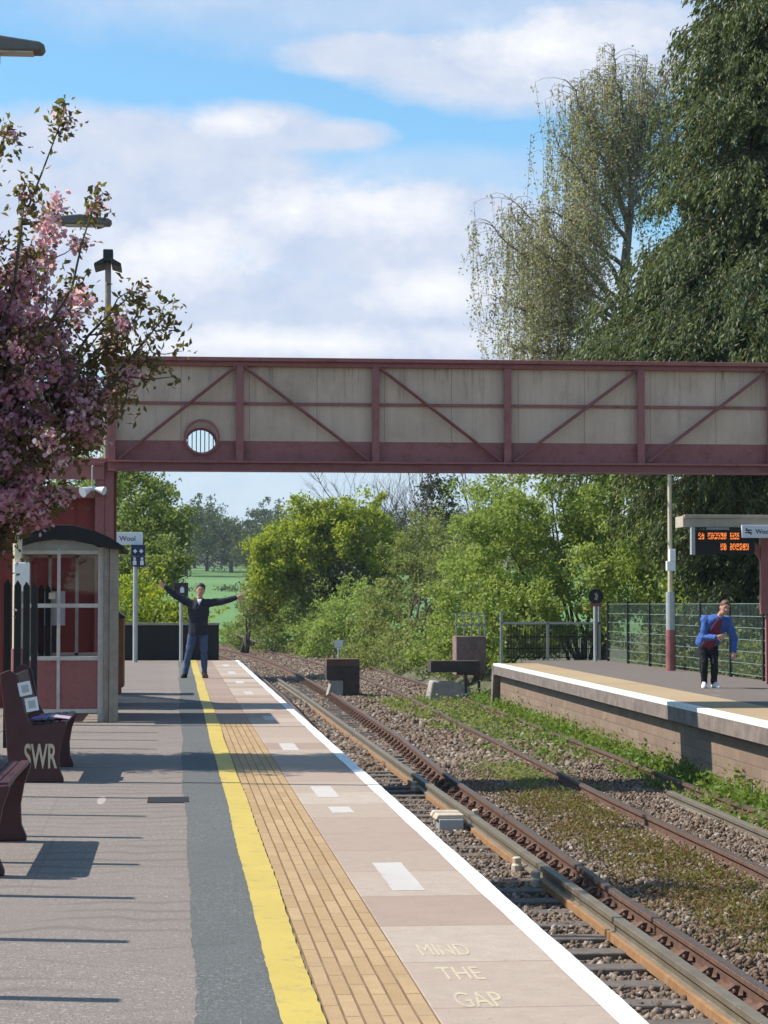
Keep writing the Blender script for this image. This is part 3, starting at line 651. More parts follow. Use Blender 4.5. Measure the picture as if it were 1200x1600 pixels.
SP('back_panel', m_maroon, lambda b: b.box(-3.55, -3.53, 26.8, 28.9, .15, .75))
SP('front_panel', m_maroon, lambda b: b.box(-2.46, -2.44, 26.85, 28.9, .15, .75))
SP('front_frame', m_greyp, lambda b: [b.box(-2.475, -2.425, y-.02, y+.02, 0, 2.08) for y in (27.5, 28.2, 28.9)]+[b.box(-2.475, -2.425, 26.8, 28.9, z-.03, z+.03) for z in (.13, .77)])
SP('seat', m_deepred, lambda b: (b.box(-3.5, -3.15, 26.9, 28.8, .44, .48), b.box(-3.3, -3.24, 27.2, 27.26, 0, .44), b.box(-3.3, -3.24, 28.4, 28.46, 0, .44)))
SP('timetable', m_signw, lambda b: b.box(-3.33, -3.05, 28.86, 28.88, 1.15, 1.6), bevel=.004)
SP('sticker_or_reflection', m_insul, lambda b: b.prism([(-3.14, 1.49), (-3.06, 1.49), (-3.06, 1.57), (-3.14, 1.57)], 'y', 26.748, 26.751))  # cream square that paints a reflection onto the glass

# ================================================================== BENCHES
def bench(y, length, label):
    r = empty('platform_bench', (0, y, 0), label, 'bench', 'maroon benches along the platform fence')
    end = [(-2.92, .0), (-2.49, .0), (-2.49, .03), (-2.52, .10), (-2.525, .22), (-2.505, .34), (-2.465, .46), (-2.475, .475), (-2.74, .455), (-2.80, .56), (-2.86, .86), (-2.93, .90), (-3.0, .87), (-2.96, .5)]
    for y0 in (0, length-.05):
        mb = MB(); mb.prism(end, 'y', y0, y0+.05); e = mb.build('end_panel', m_deepred, r, bevel=.008)
        if y0 == 0:
            text('SWR', (-2.675, -.004, .20), .17, m_insul, e, (R(90), 0, 0), .003, .72, name='monogram').scale = (.72, 1.6, 1)
    for i in range(5):
        x = -2.50-.062*i; mb = MB(); mb.box(x-.026, x+.026, .05, length-.05, .462-.004*i, .486-.004*i); mb.build('seat_slat', m_deepred, r, bevel=.006)
    mb = MB(); mb.prism([(-2.80, .52), (-2.89, .86), (-2.92, .85), (-2.83, .52)], 'y', .05, length-.05); mb.build('backrest', m_deepred, r, bevel=.006)
    mb = MB(); mb.box(-2.62, -2.56, .05, length-.05, .36, .42); mb.build('stretcher', m_deepred, r)
    return r
bench(17.65, 1.75, 'maroon bench by the shelter, cream monogram on its end and papers on its seat')
b1 = bench(11.6, 1.75, 'nearer maroon bench, mostly cut off by the left edge')
for i, (x, z, rr) in enumerate(((-2.80, .75, .22), (-2.745, .625, -.2))):
    r = empty('sticker_or_reflection', (x, 17.64, z), ['upper pale notice stuck on the bench end above the monogram', 'lower pale notice stuck on the bench end above the monogram'][i], 'notice')
    r.rotation_euler = (0, R(-12+i*2), 0)
    mb = MB(); mb.box(-.05, .05, -.006, 0, -.055, .055); mb.build('paper', m_signw, r)
    mb = MB(); mb.box(-.025, .03, -.009, -.006, -.03, .03); mb.build('print', m_polegrey, r)
m_purple = pm('purple_print', (.14, .09, .42), .5, .1, 5, 0); m_pinkp = pm('pink_print', (.50, .36, .46), .5, .1, 5, 0)
lf = empty('leaflet', (-2.60, 17.85, .492), 'folded purple and white leaflet lying on the bench seat', 'leaflet')
mb = MB(); mb.prism([(-.17, .0), (-.02, .02), (-.02, .024), (-.17, .004)], 'y', -.02, .40); mb.build('purple_page', m_purple, lf)
mb = MB(); mb.prism([(-.018, .02), (.14, .0), (.14, .004), (-.018, .024)], 'y', .02, .42); mb.build('white_page', m_pinkp, lf)
mb = MB(); mb.obox((0, 0, 0), .16, .25, .008); o = mb.build('newspaper', m_pinkp); o.location = (-2.66, 12.2, .495); o.rotation_euler = (0, R(6), R(10))
tag(o, 'pale pink paper lying on the seat of the nearer bench', 'paper')
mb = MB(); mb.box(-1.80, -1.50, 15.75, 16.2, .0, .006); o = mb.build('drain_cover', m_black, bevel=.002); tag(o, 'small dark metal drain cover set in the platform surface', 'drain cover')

# ================================================================== BLACK FENCE ALONG THE PLATFORM
fe = empty('platform_fence', (-3.27, 6, 0), 'black post and wire fence along the back of the left platform', 'fence')
y = 5.53; n = 0
while y < 55.5:
    mb = MB(); mb.box(-.035, .035, y-6-.035, y-6+.035, 0, 1.62); mb.prism([(-.036, 1.62), (.036, 1.62), (0, 1.68)], 'y', y-6-.036, y-6+.036); mb.build('post', m_fblack, fe); y += 1.37
mb = MB(); [mb.bar((0, -1, z), (0, 49.5, z), .004) for z in (.2, .35)]; mb.build('wires', m_fblack, fe)
ef = empty('end_fence', (-1.7, 56.1, 0), 'black boarded barrier with pale top rail closing the far end of the platform', 'fence')
mb = MB(); [mb.box(-1.35+i*.17, -1.35+i*.17+.166, -.02, .02, 0, .90) for i in range(15)]; mb.box(-1.35, 1.2, .02, .03, 0, .9); mb.build('boards', m_black, ef)
mb = MB(); mb.box(-1.37, 1.22, -.05, .04, .90, .96); mb.build('top_rail', m_timber, ef, bevel=.005)
mb = MB(); [mb.box(x-.05, x+.05, .02, .12, -.3, .93) for x in (-1.3, -.1, 1.1)]; mb.build('post', m_black, ef)

# brown board, signs
bb = empty('notice_case', (-2.52, 34.6, 0), 'rust brown poster case standing just beyond the shelter', 'notice case')
mb = MB(); mb.box(-.10, .10, -.03, .85, .12, 1.22); mb.build('case', m_brown, bb, bevel=.01)
mb = MB(); mb.prism([(-.14, 1.22), (.14, 1.22), (0, 1.32)], 'y', -.06, .88); mb.build('hood', m_dark, bb)
for y in (.0, .78): mb = MB(); mb.box(-.05, .05, y-.02, y+.05, 0, .12); mb.build('leg', m_brown, bb)
ns = empty('station_sign', (-2.6, 54.2, 0), 'white station name board on a grey post by the platform end', 'sign')
mb = MB(); mb.cyl(0, 0, 0, 3.1, .06, n=12); mb.build('post', m_polegrey, ns)
mb = MB(); mb.box(-.50, .18, -.10, -.065, 2.90, 3.21); o = mb.build('board', m_signw, ns, bevel=.006)
text('Wool', (-.2, -.103, 3.05), .17, m_ink, o, (R(90), 0, 0))
ds = empty('direction_sign', (-2.53, 54.05, 0), 'dark blue pictogram sign fixed under the white station name board', 'sign')
mb = MB(); mb.box(-.18, .17, -.05, -.02, 2.62, 2.90); mb.box(-.18, .17, -.05, -.02, 2.36, 2.61); mb.build('panel', m_blue, ds, bevel=.006)
mb = MB()
for x in (-.08, .07): mb.prism([(x-.05, 2.74), (x, 2.80), (x+.05, 2.74), (x, 2.69)], 'y', -.055, -.05)
for x in (-.09, .09): mb.cyl(x, 0, 0, .001, .001); mb.box(x-.045, x+.045, -.055, -.05, 2.40, 2.50); mb.box(x-.02, x+.02, -.055, -.05, 2.50, 2.53); mb.box(x-.03, x+.03, -.055, -.05, 2.535, 2.585)
mb.build('pictograms', m_signw, ds)
ss = empty('small_sign', (-1.47, 54.4, 0), 'small dark sign on a thin grey post behind the waving person', 'sign')
mb = MB(); mb.cyl(0, 0, 0, 1.9, .045, n=10); mb.build('post', m_polegrey, ss)
mb = MB(); mb.box(-.19, .17, -.075, -.046, 1.62, 1.97); mb.build('board', m_dark, ss, bevel=.01)
mb = MB(); mb.prism([(-.03, 1.72), (.07, 1.72), (.07, 1.83), (.02, 1.88), (-.03, 1.83)], 'y', -.079, -.075); mb.build('symbol', m_signw, ss)

# ================================================================== BESIDE THE TRACKS
m_boxb = pm('brown_box_paint', (.060, .044, .038), .8, .3, 5, .3, dirt=(.11, .07, .05))
bx = empty('signal_cabinet', (3.05, 60.5, -1.2), 'dark open lineside box on a concrete block between the tracks', 'lineside box')
mb = MB(); mb.box(-.5, .42, -.35, .5, .92, 1.12); mb.build('lid', m_rust, bx, bevel=.01)
mb = MB(); mb.box(-.02, .42, -.33, .45, .0, .92); mb.box(-.5, -.02, -.33, .45, .55, .92); mb.build('body', m_boxb, bx, bevel=.01)
mb = MB(); mb.prism([(-.5, 0), (-.03, 0), (-.03, .53), (-.36, .53)], 'y', -.32, .4); mb.build('footing', m_conc, bx, bevel=.02)
b2 = empty('ground_frame', (5.9, 57.5, -1.2), 'rusty panelled lineside hut with a pale railing at the end of the opposite platform', 'lineside hut')
mb = MB(); mb.box(-.08, .72, .0, .8, .75, 1.78); mb.build('panel_box', m_paneld, b2, bevel=.015)
mb = MB(); mb.box(-.85, .45, -.75, .0, .85, 1.15); mb.box(.05, .12, -.7, -.63, .3, .9); mb.box(.4, .47, -.7, -.63, .2, .9); mb.build('platform_step', m_boxb, b2, bevel=.01)
mb = MB(); mb.prism([(-.95, -.1), (.3, -.1), (.2, .45), (-.2, .6), (-.8, .62)], 'y', -.7, .1); mb.build('footing', m_conc, b2, bevel=.04)
mb = MB()
for x in (-.06, .14, .34, .54, .70): mb.bar((x, .1, 1.78), (x, .1, 2.38), .035)
for z in (2.08, 2.38): mb.bar((-.08, .1, z), (.72, .1, z), .035)
mb.build('railing', m_polegrey, b2)
wm = empty('marker_board', (3.1, 63, -1.2), 'small white marker board on a short post behind the dark lineside box', 'marker')
mb = MB(); mb.cyl(0, 0, 0, 1.4, .03, n=8); mb.build('post', m_polegrey, wm); mb = MB(); mb.box(-.12, .12, -.05, -.03, 1.38, 1.6); mb.build('board', m_wht, wm)
cb = empty('cable_box', (1.52, 25.0, -1.18), 'cream lidded cable box beside the conductor rail', 'cable box')
mb = MB(); mb.box(-.13, .15, -.3, .3, 0, .16); mb.build('body', m_polegrey, cb, bevel=.01)
mb = MB(); mb.prism([(-.17, .15), (.18, .15), (.16, .21), (-.14, .21)], 'y', -.26, .34); mb.build('lid', m_insul, cb, bevel=.012)
mb = MB(); mb.tube([(.1, .1, .05), (.22, .12, .1), (.27, .1, .02)], .03, 8); mb.build('cable', m_insul, cb)

# ================================================================== OPPOSITE PLATFORM
rf = empty('mesh_fence', (9.32, 30, 0), 'tall green mesh fence behind the opposite platform', 'fence')
for i in range(11):
    y = i*2.45
    mb = MB(); mb.box(-.03, .03, y-.03, y+.03, 0, 1.5); mb.build('post', m_fblack, rf)
    if i < 10:
        mb = MB(); [mb.box(-.003, .003, y+k*.098-.003, y+k*.098+.003, .06, 1.45) for k in range(1, 25)]
        for z in (.08, .3, .52, .75, .98, 1.2, 1.44): mb.box(-.008, .0, y, y+2.45, z-.007, z+.007)
        mb.build('mesh_panel', m_mesh, rf)
    if i in (2, 4, 6): mb = MB(); mb.bar((.06, y, 1.3), (.75, y+.8, 0), .06); mb.build('raking_strut', m_timber, rf)
lf2 = empty('low_fence', (6.7, 55.3, 0), 'low dark mesh fence with pale top rail across the end of the opposite platform', 'fence')
mb = MB(); mb.box(.0, 2.6, -.03, .03, .92, .98); mb.build('top_rail', m_polegrey, lf2)
mb = MB(); [mb.box(.15+k*.04-.009, .15+k*.04+.009, .0, .01, .05, .92) for k in range(62)]; [mb.box(.1, 2.6, .0, .012, z-.01, z+.01) for z in (.06, .3, .6)]; mb.build('mesh_panel', m_fblack, lf2)
for x, h in ((0, 1.25), (1.2, .95), (2.55, 1.5)): mb = MB(); mb.box(x-.03, x+.03, -.03, .03, -.1, h); mb.build('post', m_polegrey, lf2)
rs = empty('warning_sign', (8.93, 54.2, 0), 'round dark warning sign with a red foot on a grey post by the low fence', 'sign')
mb = MB(); mb.cyl(0, 0, 0, 1.5, .05, n=10); mb.build('post', m_polegrey, rs)
mb = MB(); mb.tube([(0, -.08, 1.63), (0, -.055, 1.63)], .19, 24); mb.build('disc', m_dark, rs)
mb = MB(); mb.box(-.15, .15, -.085, -.055, 1.38, 1.46); mb.build('plate', m_maroon, rs)
mb = MB(); mb.prism([(-.05, 1.56), (.03, 1.53), (.06, 1.64), (.02, 1.73), (-.04, 1.7), (0, 1.63)], 'y', -.084, -.08); mb.build('symbol', m_polegrey, rs)
cs = empty('canopy_shelter', (9.5, 38, 0), 'opposite platform canopy with tan fascia and maroon column', 'canopy')
mb = MB(); mb.box(-2.09, 1.5, 0, .55, 2.83, 2.93); mb.build('roof', m_dark, cs)
mb = MB(); mb.box(-2.10, 1.5, -.05, 0, 2.80, 3.0); mb.box(-2.12, 1.5, -.08, 0, 2.96, 3.02); mb.box(-2.14, -2.09, -.05, .55, 2.80, 3.0); mb.build('fascia', m_tan, cs, bevel=.006)
mb = MB(); [mb.box(-1.7+i*.75, -1.3+i*.75, -.03, .02, 2.74, 2.80) for i in range(4)]; mb.build('roof_bracket', m_polegrey, cs)
for y in (.2,): mb = MB(); mb.box(-.66, -.46, y, y+.12, 1.25, 2.8); mb.box(-.57, -.49, y+.02, y+.1, 0, 1.25); mb.prism([(-.66, 2.2), (-.66, 2.45), (-.85, 2.62), (-.9, 2.6)], 'y', y+.03, y+.08); mb.build('column', m_maroon, cs, bevel=.006)
mb = MB(); mb.box(-.44, -.1, .1, .14, 1.5, 2.1); mb.build('poster', m_signw, cs)
led = empty('departure_display', (8.0, 37.85, 2.55), 'black departure display with two lines of orange lit characters', 'display')
mb = MB(); mb.box(-.45, .62, -.05, .06, -.24, .20); mb.build('case', m_black, led, bevel=.008)
mb = MB(); mb.box(-.52, -.455, -.04, .08, -.24, .24); mb.build('bracket', m_polegrey, led)
tl = NT('orange_led'); tl.fin((.3, .06, .01), .5); tl.set(tl.b, 'Emission Color', (1., .24, .04, 1)); tl.set(tl.b, 'Emission Strength', .75)
rr = random.Random(5)
def glyphs(x0, n, z, w, h):
    for g in range(n):
        if g in (2, 9): continue
        gx = x0+g*w*1.25; mb = MB()
        for a in range(4):
            for b_ in range(6):
                edge = a in (0, 3) or b_ in (0, 3, 5)
                if (edge and rr.random() < .72) or rr.random() < .15: mb.box(gx+a*w/4, gx+(a+1)*w/4, -.053, -.05, z+b_*h/6, z+(b_+1)*h/6)
        mb.build('character', tl.mat, led)
glyphs(-.40, 13, .03, .046, .115); glyphs(.0, 9, -.16, .046, .115)
nb = empty('station_sign', (8.78, 37.8, 2.72), 'white station name board under the canopy of the opposite platform', 'sign')
mb = MB(); mb.box(-.40, .75, -.03, .03, -.115, .115); o = mb.build('board', m_signw, nb, bevel=.006)
text('Wool', (-.02, -.033, -.005), .115, m_ink, o, (R(90), 0, 0))
mb = MB(); mb.box(-.34, -.22, -.034, -.03, .012, .032); mb.box(-.34, -.22, -.034, -.03, -.032, -.012); mb.bar((-.33, -.032, .06), (-.23, -.032, -.06), .004, .016); mb.build('rail_symbol', m_ink, o)

# ================================================================== TREES AND PLANTS
def ell(px, py, Y, rx, ry, rz): p = at(px, py, Y); return (p[0], Y, p[2], rx, ry, rz)
# --- blossom tree by the left platform (trunk out of the frame, crown leaning in)
TB = np.array((-3.75, 20.4, 0.)); ct = empty('cherry_tree', TB, 'pink blossom cherry tree with bronze young leaves leaning over the left platform', 'tree')
tips = [(100, 178, 0, .0), (12, 205, .2, .0), (150, 312, -.2, .0), (262, 488, 0, .0), (212, 455, .3, .0), (40, 300, -.3, 0), (75, 340, .3, .9), (120, 440, -.4, .6), (170, 500, .5, .4), (235, 560, -.3, .3),
        (190, 600, .4, .4), (150, 640, -.5, .8), (110, 560, .6, .9), (60, 520, -.7, 1.), (30, 430, .4, 1.), (20, 600, .8, 1.), (90, 690, -.6, .9), (40, 740, .2, .9), (125, 690, .1, .5), (30, 690, -.4, 1.), (80, 620, .0, 1.), (160, 560, .1, .7),
        (20, 800, -.1, .6), (75, 775, .3, .7), (10, 760, .5, .9), (-60, 300, .2, .8), (-120, 420, .0, .9), (-150, 560, .4, .9), (-200, 650, -.3, .9), (-100, 700, .3, 1.), (-80, 480, -.6, 1.), (-180, 350, .3, .8), (-60, 620, .7, 1.), (130, 610, .2, .9), (180, 530, -.2, .4), (50, 400, 0, 1.), (5, 520, 0, 1.), (100, 500, .2, 1.)]
mb = MB(); blo = []; lea = []
fork = np.array((-3.72, 20.35, 1.25)); mb.tube([TB-TB, (.02, 0, .6), fork-TB], [.12, .10, .095], 10)
for (px, py, dy, bl) in tips:
    tip = at(px, py, 20.4+dy); mid = fork+(tip-fork)*.45+np.array((-.12, 0, .22))
    p1 = branchy(mb, fork-TB, mid-TB, .045, .026, .05); p2 = branchy(mb, mid-TB, tip-TB, .024, .005, .06)
    spike = py < 330 and px > 0
    for j in range(5 if not spike else 2):
        a = p2[1+j % 4]; q = a+rng.normal(size=3)*.25+np.array((0, 0, .12)); branchy(mb, a, q, .009, .003, .1, 3, 4)
        q = q+TB
        if bl > .5 and not spike: blo.append((q, .055, 62))
        lea.append((q, .07, 14))
    L = np.linalg.norm(tip-mid)
    for t_ in np.arange(.1, 1.02, .075):
        c = mid+(tip-mid)*t_+rng.normal(size=3)*(.09 if not spike else .015)
        if spike and t_ < .9: lea.append((c, .03, 2)); continue
        if rng.random() < bl*.72: blo.append((c, .052, 62))
        lea.append((c, .075, 12 if bl < .8 else 7))
    lea.append((tip, .075, 42)); lea.append((tip-np.array((0, 0, .12)), .07, 24))
    if spike: blo.append((tip-np.array((0, 0, .06)), .045, 26))
bp = np.concatenate([c+rng.normal(size=(n, 3))*r for c, r, n in blo]); lp = np.concatenate([c+rng.normal(size=(n, 3))*r for c, r, n in lea])
# cluster pink columns seen on the upper shoots
col_ = [(70, 340, 400), (60, 420, 470), (85, 500, 600), (40, 560, 700), (30, 480, 560)]
extra = [at(px+rng.normal()*12, y, 20.4+rng.normal()*.2)+rng.normal(size=(40, 3))*.06 for px, ya, yb in col_ for y in np.arange(ya, yb, 12)]
bp = np.concatenate([bp]+extra)
mb.build('trunk', m_bark, ct, smooth=True)
inner = clumps([(-4.05, 20.4, 3.3, .85, 1.15, 2.4), (-3.9, 20.3, 1.9, .55, 1.1, 1.0), (-3.75, 20.5, 3.6, .6, .95, 1.5)], 900, 60, .10, 2)
pick = rng.random(len(inner)) < .6; bp = np.concatenate([bp, inner[pick]]); lp = np.concatenate([lp, inner[~pick]])
more = lp[rng.integers(0, len(lp), 3500)]+rng.normal(size=(3500, 3))*.06; lp = np.concatenate([lp, more])
link('blossom', petal_mesh('blossom', bp-TB, .045, [l_blossom]), ct); link('crown', leaf_mesh('crown', lp-TB, .082, [l_bronze], .5), ct)

# --- big dark conifer behind the opposite platform
KB = np.array((13.7, 50., -.3)); kt = empty('conifer', KB, 'huge dark green conifer with hanging sprays towering behind the opposite platform', 'tree')
mb = MB(); mb.tube([(0, 0, 0), (0, 0, 12), (0, 0, 26)], [.45, .3, .04], 10); P = []; Dv = []
for i in range(760):
    z = rng.uniform(1.6, 24.5); rad = float(np.interp(z, [1.6, 4, 6.5, 7.3, 8.4, 9.4, 10.5, 12.4, 15, 20, 26], [3.0, 4.6, 6.9, 7.2, 6.6, 5.5, 4.7, 4.0, 3.6, 2.2, .3]))
    th = rng.uniform(-math.pi, math.pi)
    if rng.random() < .45: th = rng.normal(-2.3, .75)
    rad *= rng.uniform(.72, 1.04); d_ = np.array((math.cos(th), math.sin(th), 0))
    a = np.array((0, 0, z+rad*.16)); b = d_*rad+np.array((0, 0, z-rad*.12)); up_t = np.array((0, 0, .09*rad))
    pts = [a+(b-a)*t_+up_t*math.sin(math.pi*t_) for t_ in np.linspace(0, 1, 5)]; mb.tube(pts, [.05, .04, .03, .02, .008], 5)
    sd_ = np.array((-d_[1], d_[0], 0))
    for t_ in np.arange(.42, 1.03, .6/max(3, rad*2.6)):
        c = a+(b-a)*t_+up_t*math.sin(math.pi*t_)
        for k_ in range(int(rng.integers(2, 5))):                   # drooping sprays: leaflets strung along a hanging twig
            g0 = c+sd_*rng.normal()*.38*(1.25-t_*.5)+d_*rng.normal()*.1; dv = d_*rng.uniform(.1, .6)+sd_*rng.normal()*.35+np.array((0, 0, -rng.uniform(.45, 1.1))); dv /= np.linalg.norm(dv)
            ln = rng.uniform(.35, .85); m_ = int(ln*36); q = rng.uniform(0, 1, (m_, 1))
            P.append(g0+dv*q*ln+rng.normal(size=(m_, 3))*.055*(1.3-q)); Dv.append(np.repeat(dv[None], m_, 0))
P = np.concatenate(P); Dv = np.concatenate(Dv); mb.build('trunk', m_bark, kt, smooth=True)
link('crown', leaf_mesh('crown', P, .15, [l_conifer], .28, 0, None, Dv), kt)

# --- weeping birch
HB = np.array((10.6, 62., -.3)); ht = empty('weeping_birch', HB, 'tall weeping birch with thin hanging twigs and small yellowish leaves', 'tree')
mb = MB(); st = MB(); P = []
trunk_top = at(985, 330, 62); lo = at(960, 520, 62)
mb.tube([(0, 0, 0), lo-HB+(0.3, 0, -2), at(975, 430, 62)-HB, trunk_top-HB, at(1000, 120, 62)-HB], [.24, .2, .15, .10, .03], 8)
limbs = [((985, 350), (935, 220), (885, 125)), ((990, 260), (960, 130), (960, 75)), ((975, 420), (900, 340), (845, 330)), ((968, 470), (880, 390), (790, 300)), ((965, 500), (860, 440), (765, 350)), ((990, 230), (1030, 130), (1060, 95)),
         ((985, 330), (1040, 230), (1080, 190)), ((960, 530), (860, 500), (780, 470)), ((985, 300), (920, 180), (905, 130)), ((980, 380), (930, 300), (880, 240)), ((955, 550), (870, 560), (790, 540)), ((985, 320), (1000, 200), (1010, 90)), ((970, 450), (900, 300), (865, 200)),
         ((965, 490), (890, 430), (830, 380)), ((985, 300), (975, 170), (930, 110)), ((965, 480), (900, 400), (850, 350)), ((960, 540), (900, 520), (840, 450)), ((962, 510), (840, 400), (800, 330)), ((990, 280), (1020, 180), (1000, 100)), ((980, 360), (950, 250), (915, 170))]
for L_ in limbs:
    dy = rng.uniform(-2.2, 2.2); A = at(*L_[0], 62); B_ = at(*L_[1], 62+dy*.5); C_ = at(*L_[2], 62+dy)
    pts = []
    for t_ in np.linspace(0, 1, 12): pts.append(A*(1-t_)**2+B_*2*t_*(1-t_)+C_*t_**2+rng.normal(size=3)*.04)
    mb.tube([p-HB for p in pts], list(np.linspace(.075, .012, 12)), 5)
    for k in range(56):
        t_ = rng.uniform(.28, 1.); i = min(10, int(t_*11)); q = pts[i]+(pts[i+1]-pts[i])*(t_*11-i)
        out = np.array((rng.normal(-.12, .42), rng.normal(0, .6), abs(rng.normal(.06, .1)))); s0_ = q+out*.9; mb.tube([q-HB, (q+out*.3)-HB+(0, 0, .10), (q+out*.65)-HB+(0, 0, .10), s0_-HB], [.010, .008, .007, .005], 3)
        ln = rng.uniform(.9, 3.6)*(1.1 if t_ > .5 else .75); dr = rng.normal(size=2)*.28
        n = int(ln*25); tt = rng.uniform(0, 1, n)
        sp = np.stack([s0_[0]+dr[0]*tt+.05*np.sin(6*tt+k), s0_[1]+dr[1]*tt, s0_[2]-ln*tt], 1)
        P.append(sp+rng.normal(size=(n, 3))*.06)
        st.tube([s0_-HB, (s0_[0]+dr[0]*.5-HB[0], s0_[1]+dr[1]*.5-HB[1], s0_[2]-ln*.5-HB[2]), (s0_[0]+dr[0]-HB[0], s0_[1]+dr[1]-HB[1], s0_[2]-ln-HB[2])], [.006, .004, .002], 3)
mb.build('trunk', m_birchbark, ht, smooth=True); st.build('hanging_twigs', m_twig, ht)
link('crown', leaf_mesh('crown', np.concatenate(P)-HB, .09, [l_birch], .55, .6), ht)

# --- light green trees behind the mesh fence
def E_(lst): return [ell(*a) for a in lst]
bush('willow_tree', 'light green bushy tree behind the round warning sign', 'tree', (10.2, 62, -.6), E_([(860, 800, 62, 2.0, 1.8, 2.4), (800, 880, 60, 1.4, 1.5, 2.2), (900, 900, 61, 2.2, 1.5, 2.0), (950, 790, 62, 1.8, 1.8, 2.3), (850, 950, 59, 1.7, 1.2, 1.2)]), 330, 118, .17, .125, l_light, m_bark, 8, 'bushy trees beyond the opposite platform', hang=.3)
bush('willow_tree', 'light green bushy tree rising behind the lamp post on the opposite platform', 'tree', (12.4, 60, -.6), E_([(1010, 800, 60, 1.6, 1.6, 2.5), (1040, 900, 58, 1.5, 1.3, 2.0), (980, 910, 58, 1.5, 1.3, 1.7), (1085, 950, 56, 1.1, 1.2, .9), (1085, 860, 57, .7, 1, 1.2)]), 240, 118, .17, .122, l_light, m_bark, 6, 'bushy trees beyond the opposite platform', hang=.3)
bush('shrub', 'leafy green shrub crowding round the rusty lineside hut', 'shrub', (6.9, 62, -.9), E_([(760, 870, 63, 1.5, 1.3, 2.2), (745, 960, 62, 1.5, 1.2, 1.6), (800, 990, 60, 1.2, 1., 1.0), (690, 1000, 64, 1.1, 1., .9)]), 210, 104, .15, .115, l_light, m_bark, 5)
bush('shrub', 'shrub under the conifer, its leaves coloured as shade, behind the green mesh fence', 'shrub', (11.5, 47, -.2), E_([(1140, 900, 50, 1.0, 1.2, 1.1), (1180, 990, 47, 1.4, 1., .8), (1110, 1000, 50, 1.2, 1., .6), (1200, 880, 50, 1.4, 1.2, 1.4)]), 220, 56, .17, .12, l_darkg, m_bark, 4)  # near-black leaves put the conifer's shade into the shrub's colour
# --- bushes in the middle
bush('maple_tree', 'bright yellow green rounded tree left of the bare trees', 'tree', (5.6, 112, -1.2), E_([(500, 850, 112, 2.8, 2.4, 2.2), (450, 870, 111, 2.0, 1.9, 2.1), (560, 835, 113, 2.2, 2.2, 2.0), (580, 885, 112, 2.0, 2., 2.0), (418, 890, 110, 1.0, 1.2, 1.5), (500, 812, 112, 1.6, 1.5, 1.1), (470, 930, 112, 2.2, 1.8, 1.5), (570, 930, 113, 2., 1.8, 1.6)]), 620, 96, .22, .20, l_bright, m_bark, 6)
bush('hedge_bush', 'low scrub on the bank left of the rusty lineside hut', 'bush', (7.0, 70, -.9), E_([(640, 1030, 78, 1.3, .9, .7), (685, 1035, 71, 1.1, .8, .6), (715, 1040, 66, .7, .7, .5), (605, 1025, 84, 1.3, 1., .7), (740, 1010, 64, .7, .7, .8), (570, 1022, 90, 1.2, 1., .7)]), 230, 56, .15, .12, l_olive, m_twig, 4)
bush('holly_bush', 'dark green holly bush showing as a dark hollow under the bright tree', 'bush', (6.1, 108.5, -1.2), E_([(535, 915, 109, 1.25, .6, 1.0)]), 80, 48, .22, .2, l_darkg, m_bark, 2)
bush('hedge_bush', 'dull green thicket between the bright tree and the lineside hut', 'bush', (7.4, 84, -1.2), E_([(640, 935, 86, 2.0, 1.3, 2.2), (690, 870, 86, 1.8, 1.4, 1.8), (605, 985, 88, 1.6, 1.2, 1.3), (660, 1005, 80, 1.6, 1., 1.0), (720, 905, 80, 1.5, 1.2, 1.9)]), 330, 78, .15, .13, l_olive, m_twig, 10)
bush('hedge_bush', 'mid green brambles behind the dark lineside box', 'bush', (5.4, 97, -1.2), E_([(540, 985, 98, 1.7, 1.2, 1.5), (590, 1000, 91, 1.5, 1.1, 1.2), (500, 998, 104, 1.4, 1.2, 1.1), (560, 955, 104, 1.9, 1.2, 1.5)]), 240, 66, .18, .15, l_light, m_twig, 5)
bush('hedge_bush', 'mid green scrub beside the track where the rails disappear', 'bush', (3.4, 114, -1.2), E_([(445, 980, 115, 1.9, 1.5, 1.5), (402, 988, 126, 1.6, 1.5, 1.3), (490, 972, 109, 1.9, 1.3, 1.8), (376, 996, 138, 1.2, 1.5, 1.1), (412, 945, 122, 1., 1.2, 1.6)]), 330, 60, .2, .17, l_mid, m_twig, 6)
bush('hedge_bush', 'brownish twiggy bush left of the bright tree by the green field', 'bush', (1.9, 112, -1.), E_([(395, 940, 112, .8, .8, 1.5), (410, 910, 113, .7, .8, 1.2)]), 90, 34, .2, .16, l_olive, m_twig, 5)
bush('hedge_bush', 'low green scrub closing the view straight along the rails', 'bush', (1.0, 152, -.8), E_([(350, 1000, 152, 1.6, 1.2, .8), (335, 1000, 156, 1.4, 1., .7), (322, 1000, 160, 1.4, 1., .7)]), 110, 40, .22, .2, l_light, m_twig, 4)
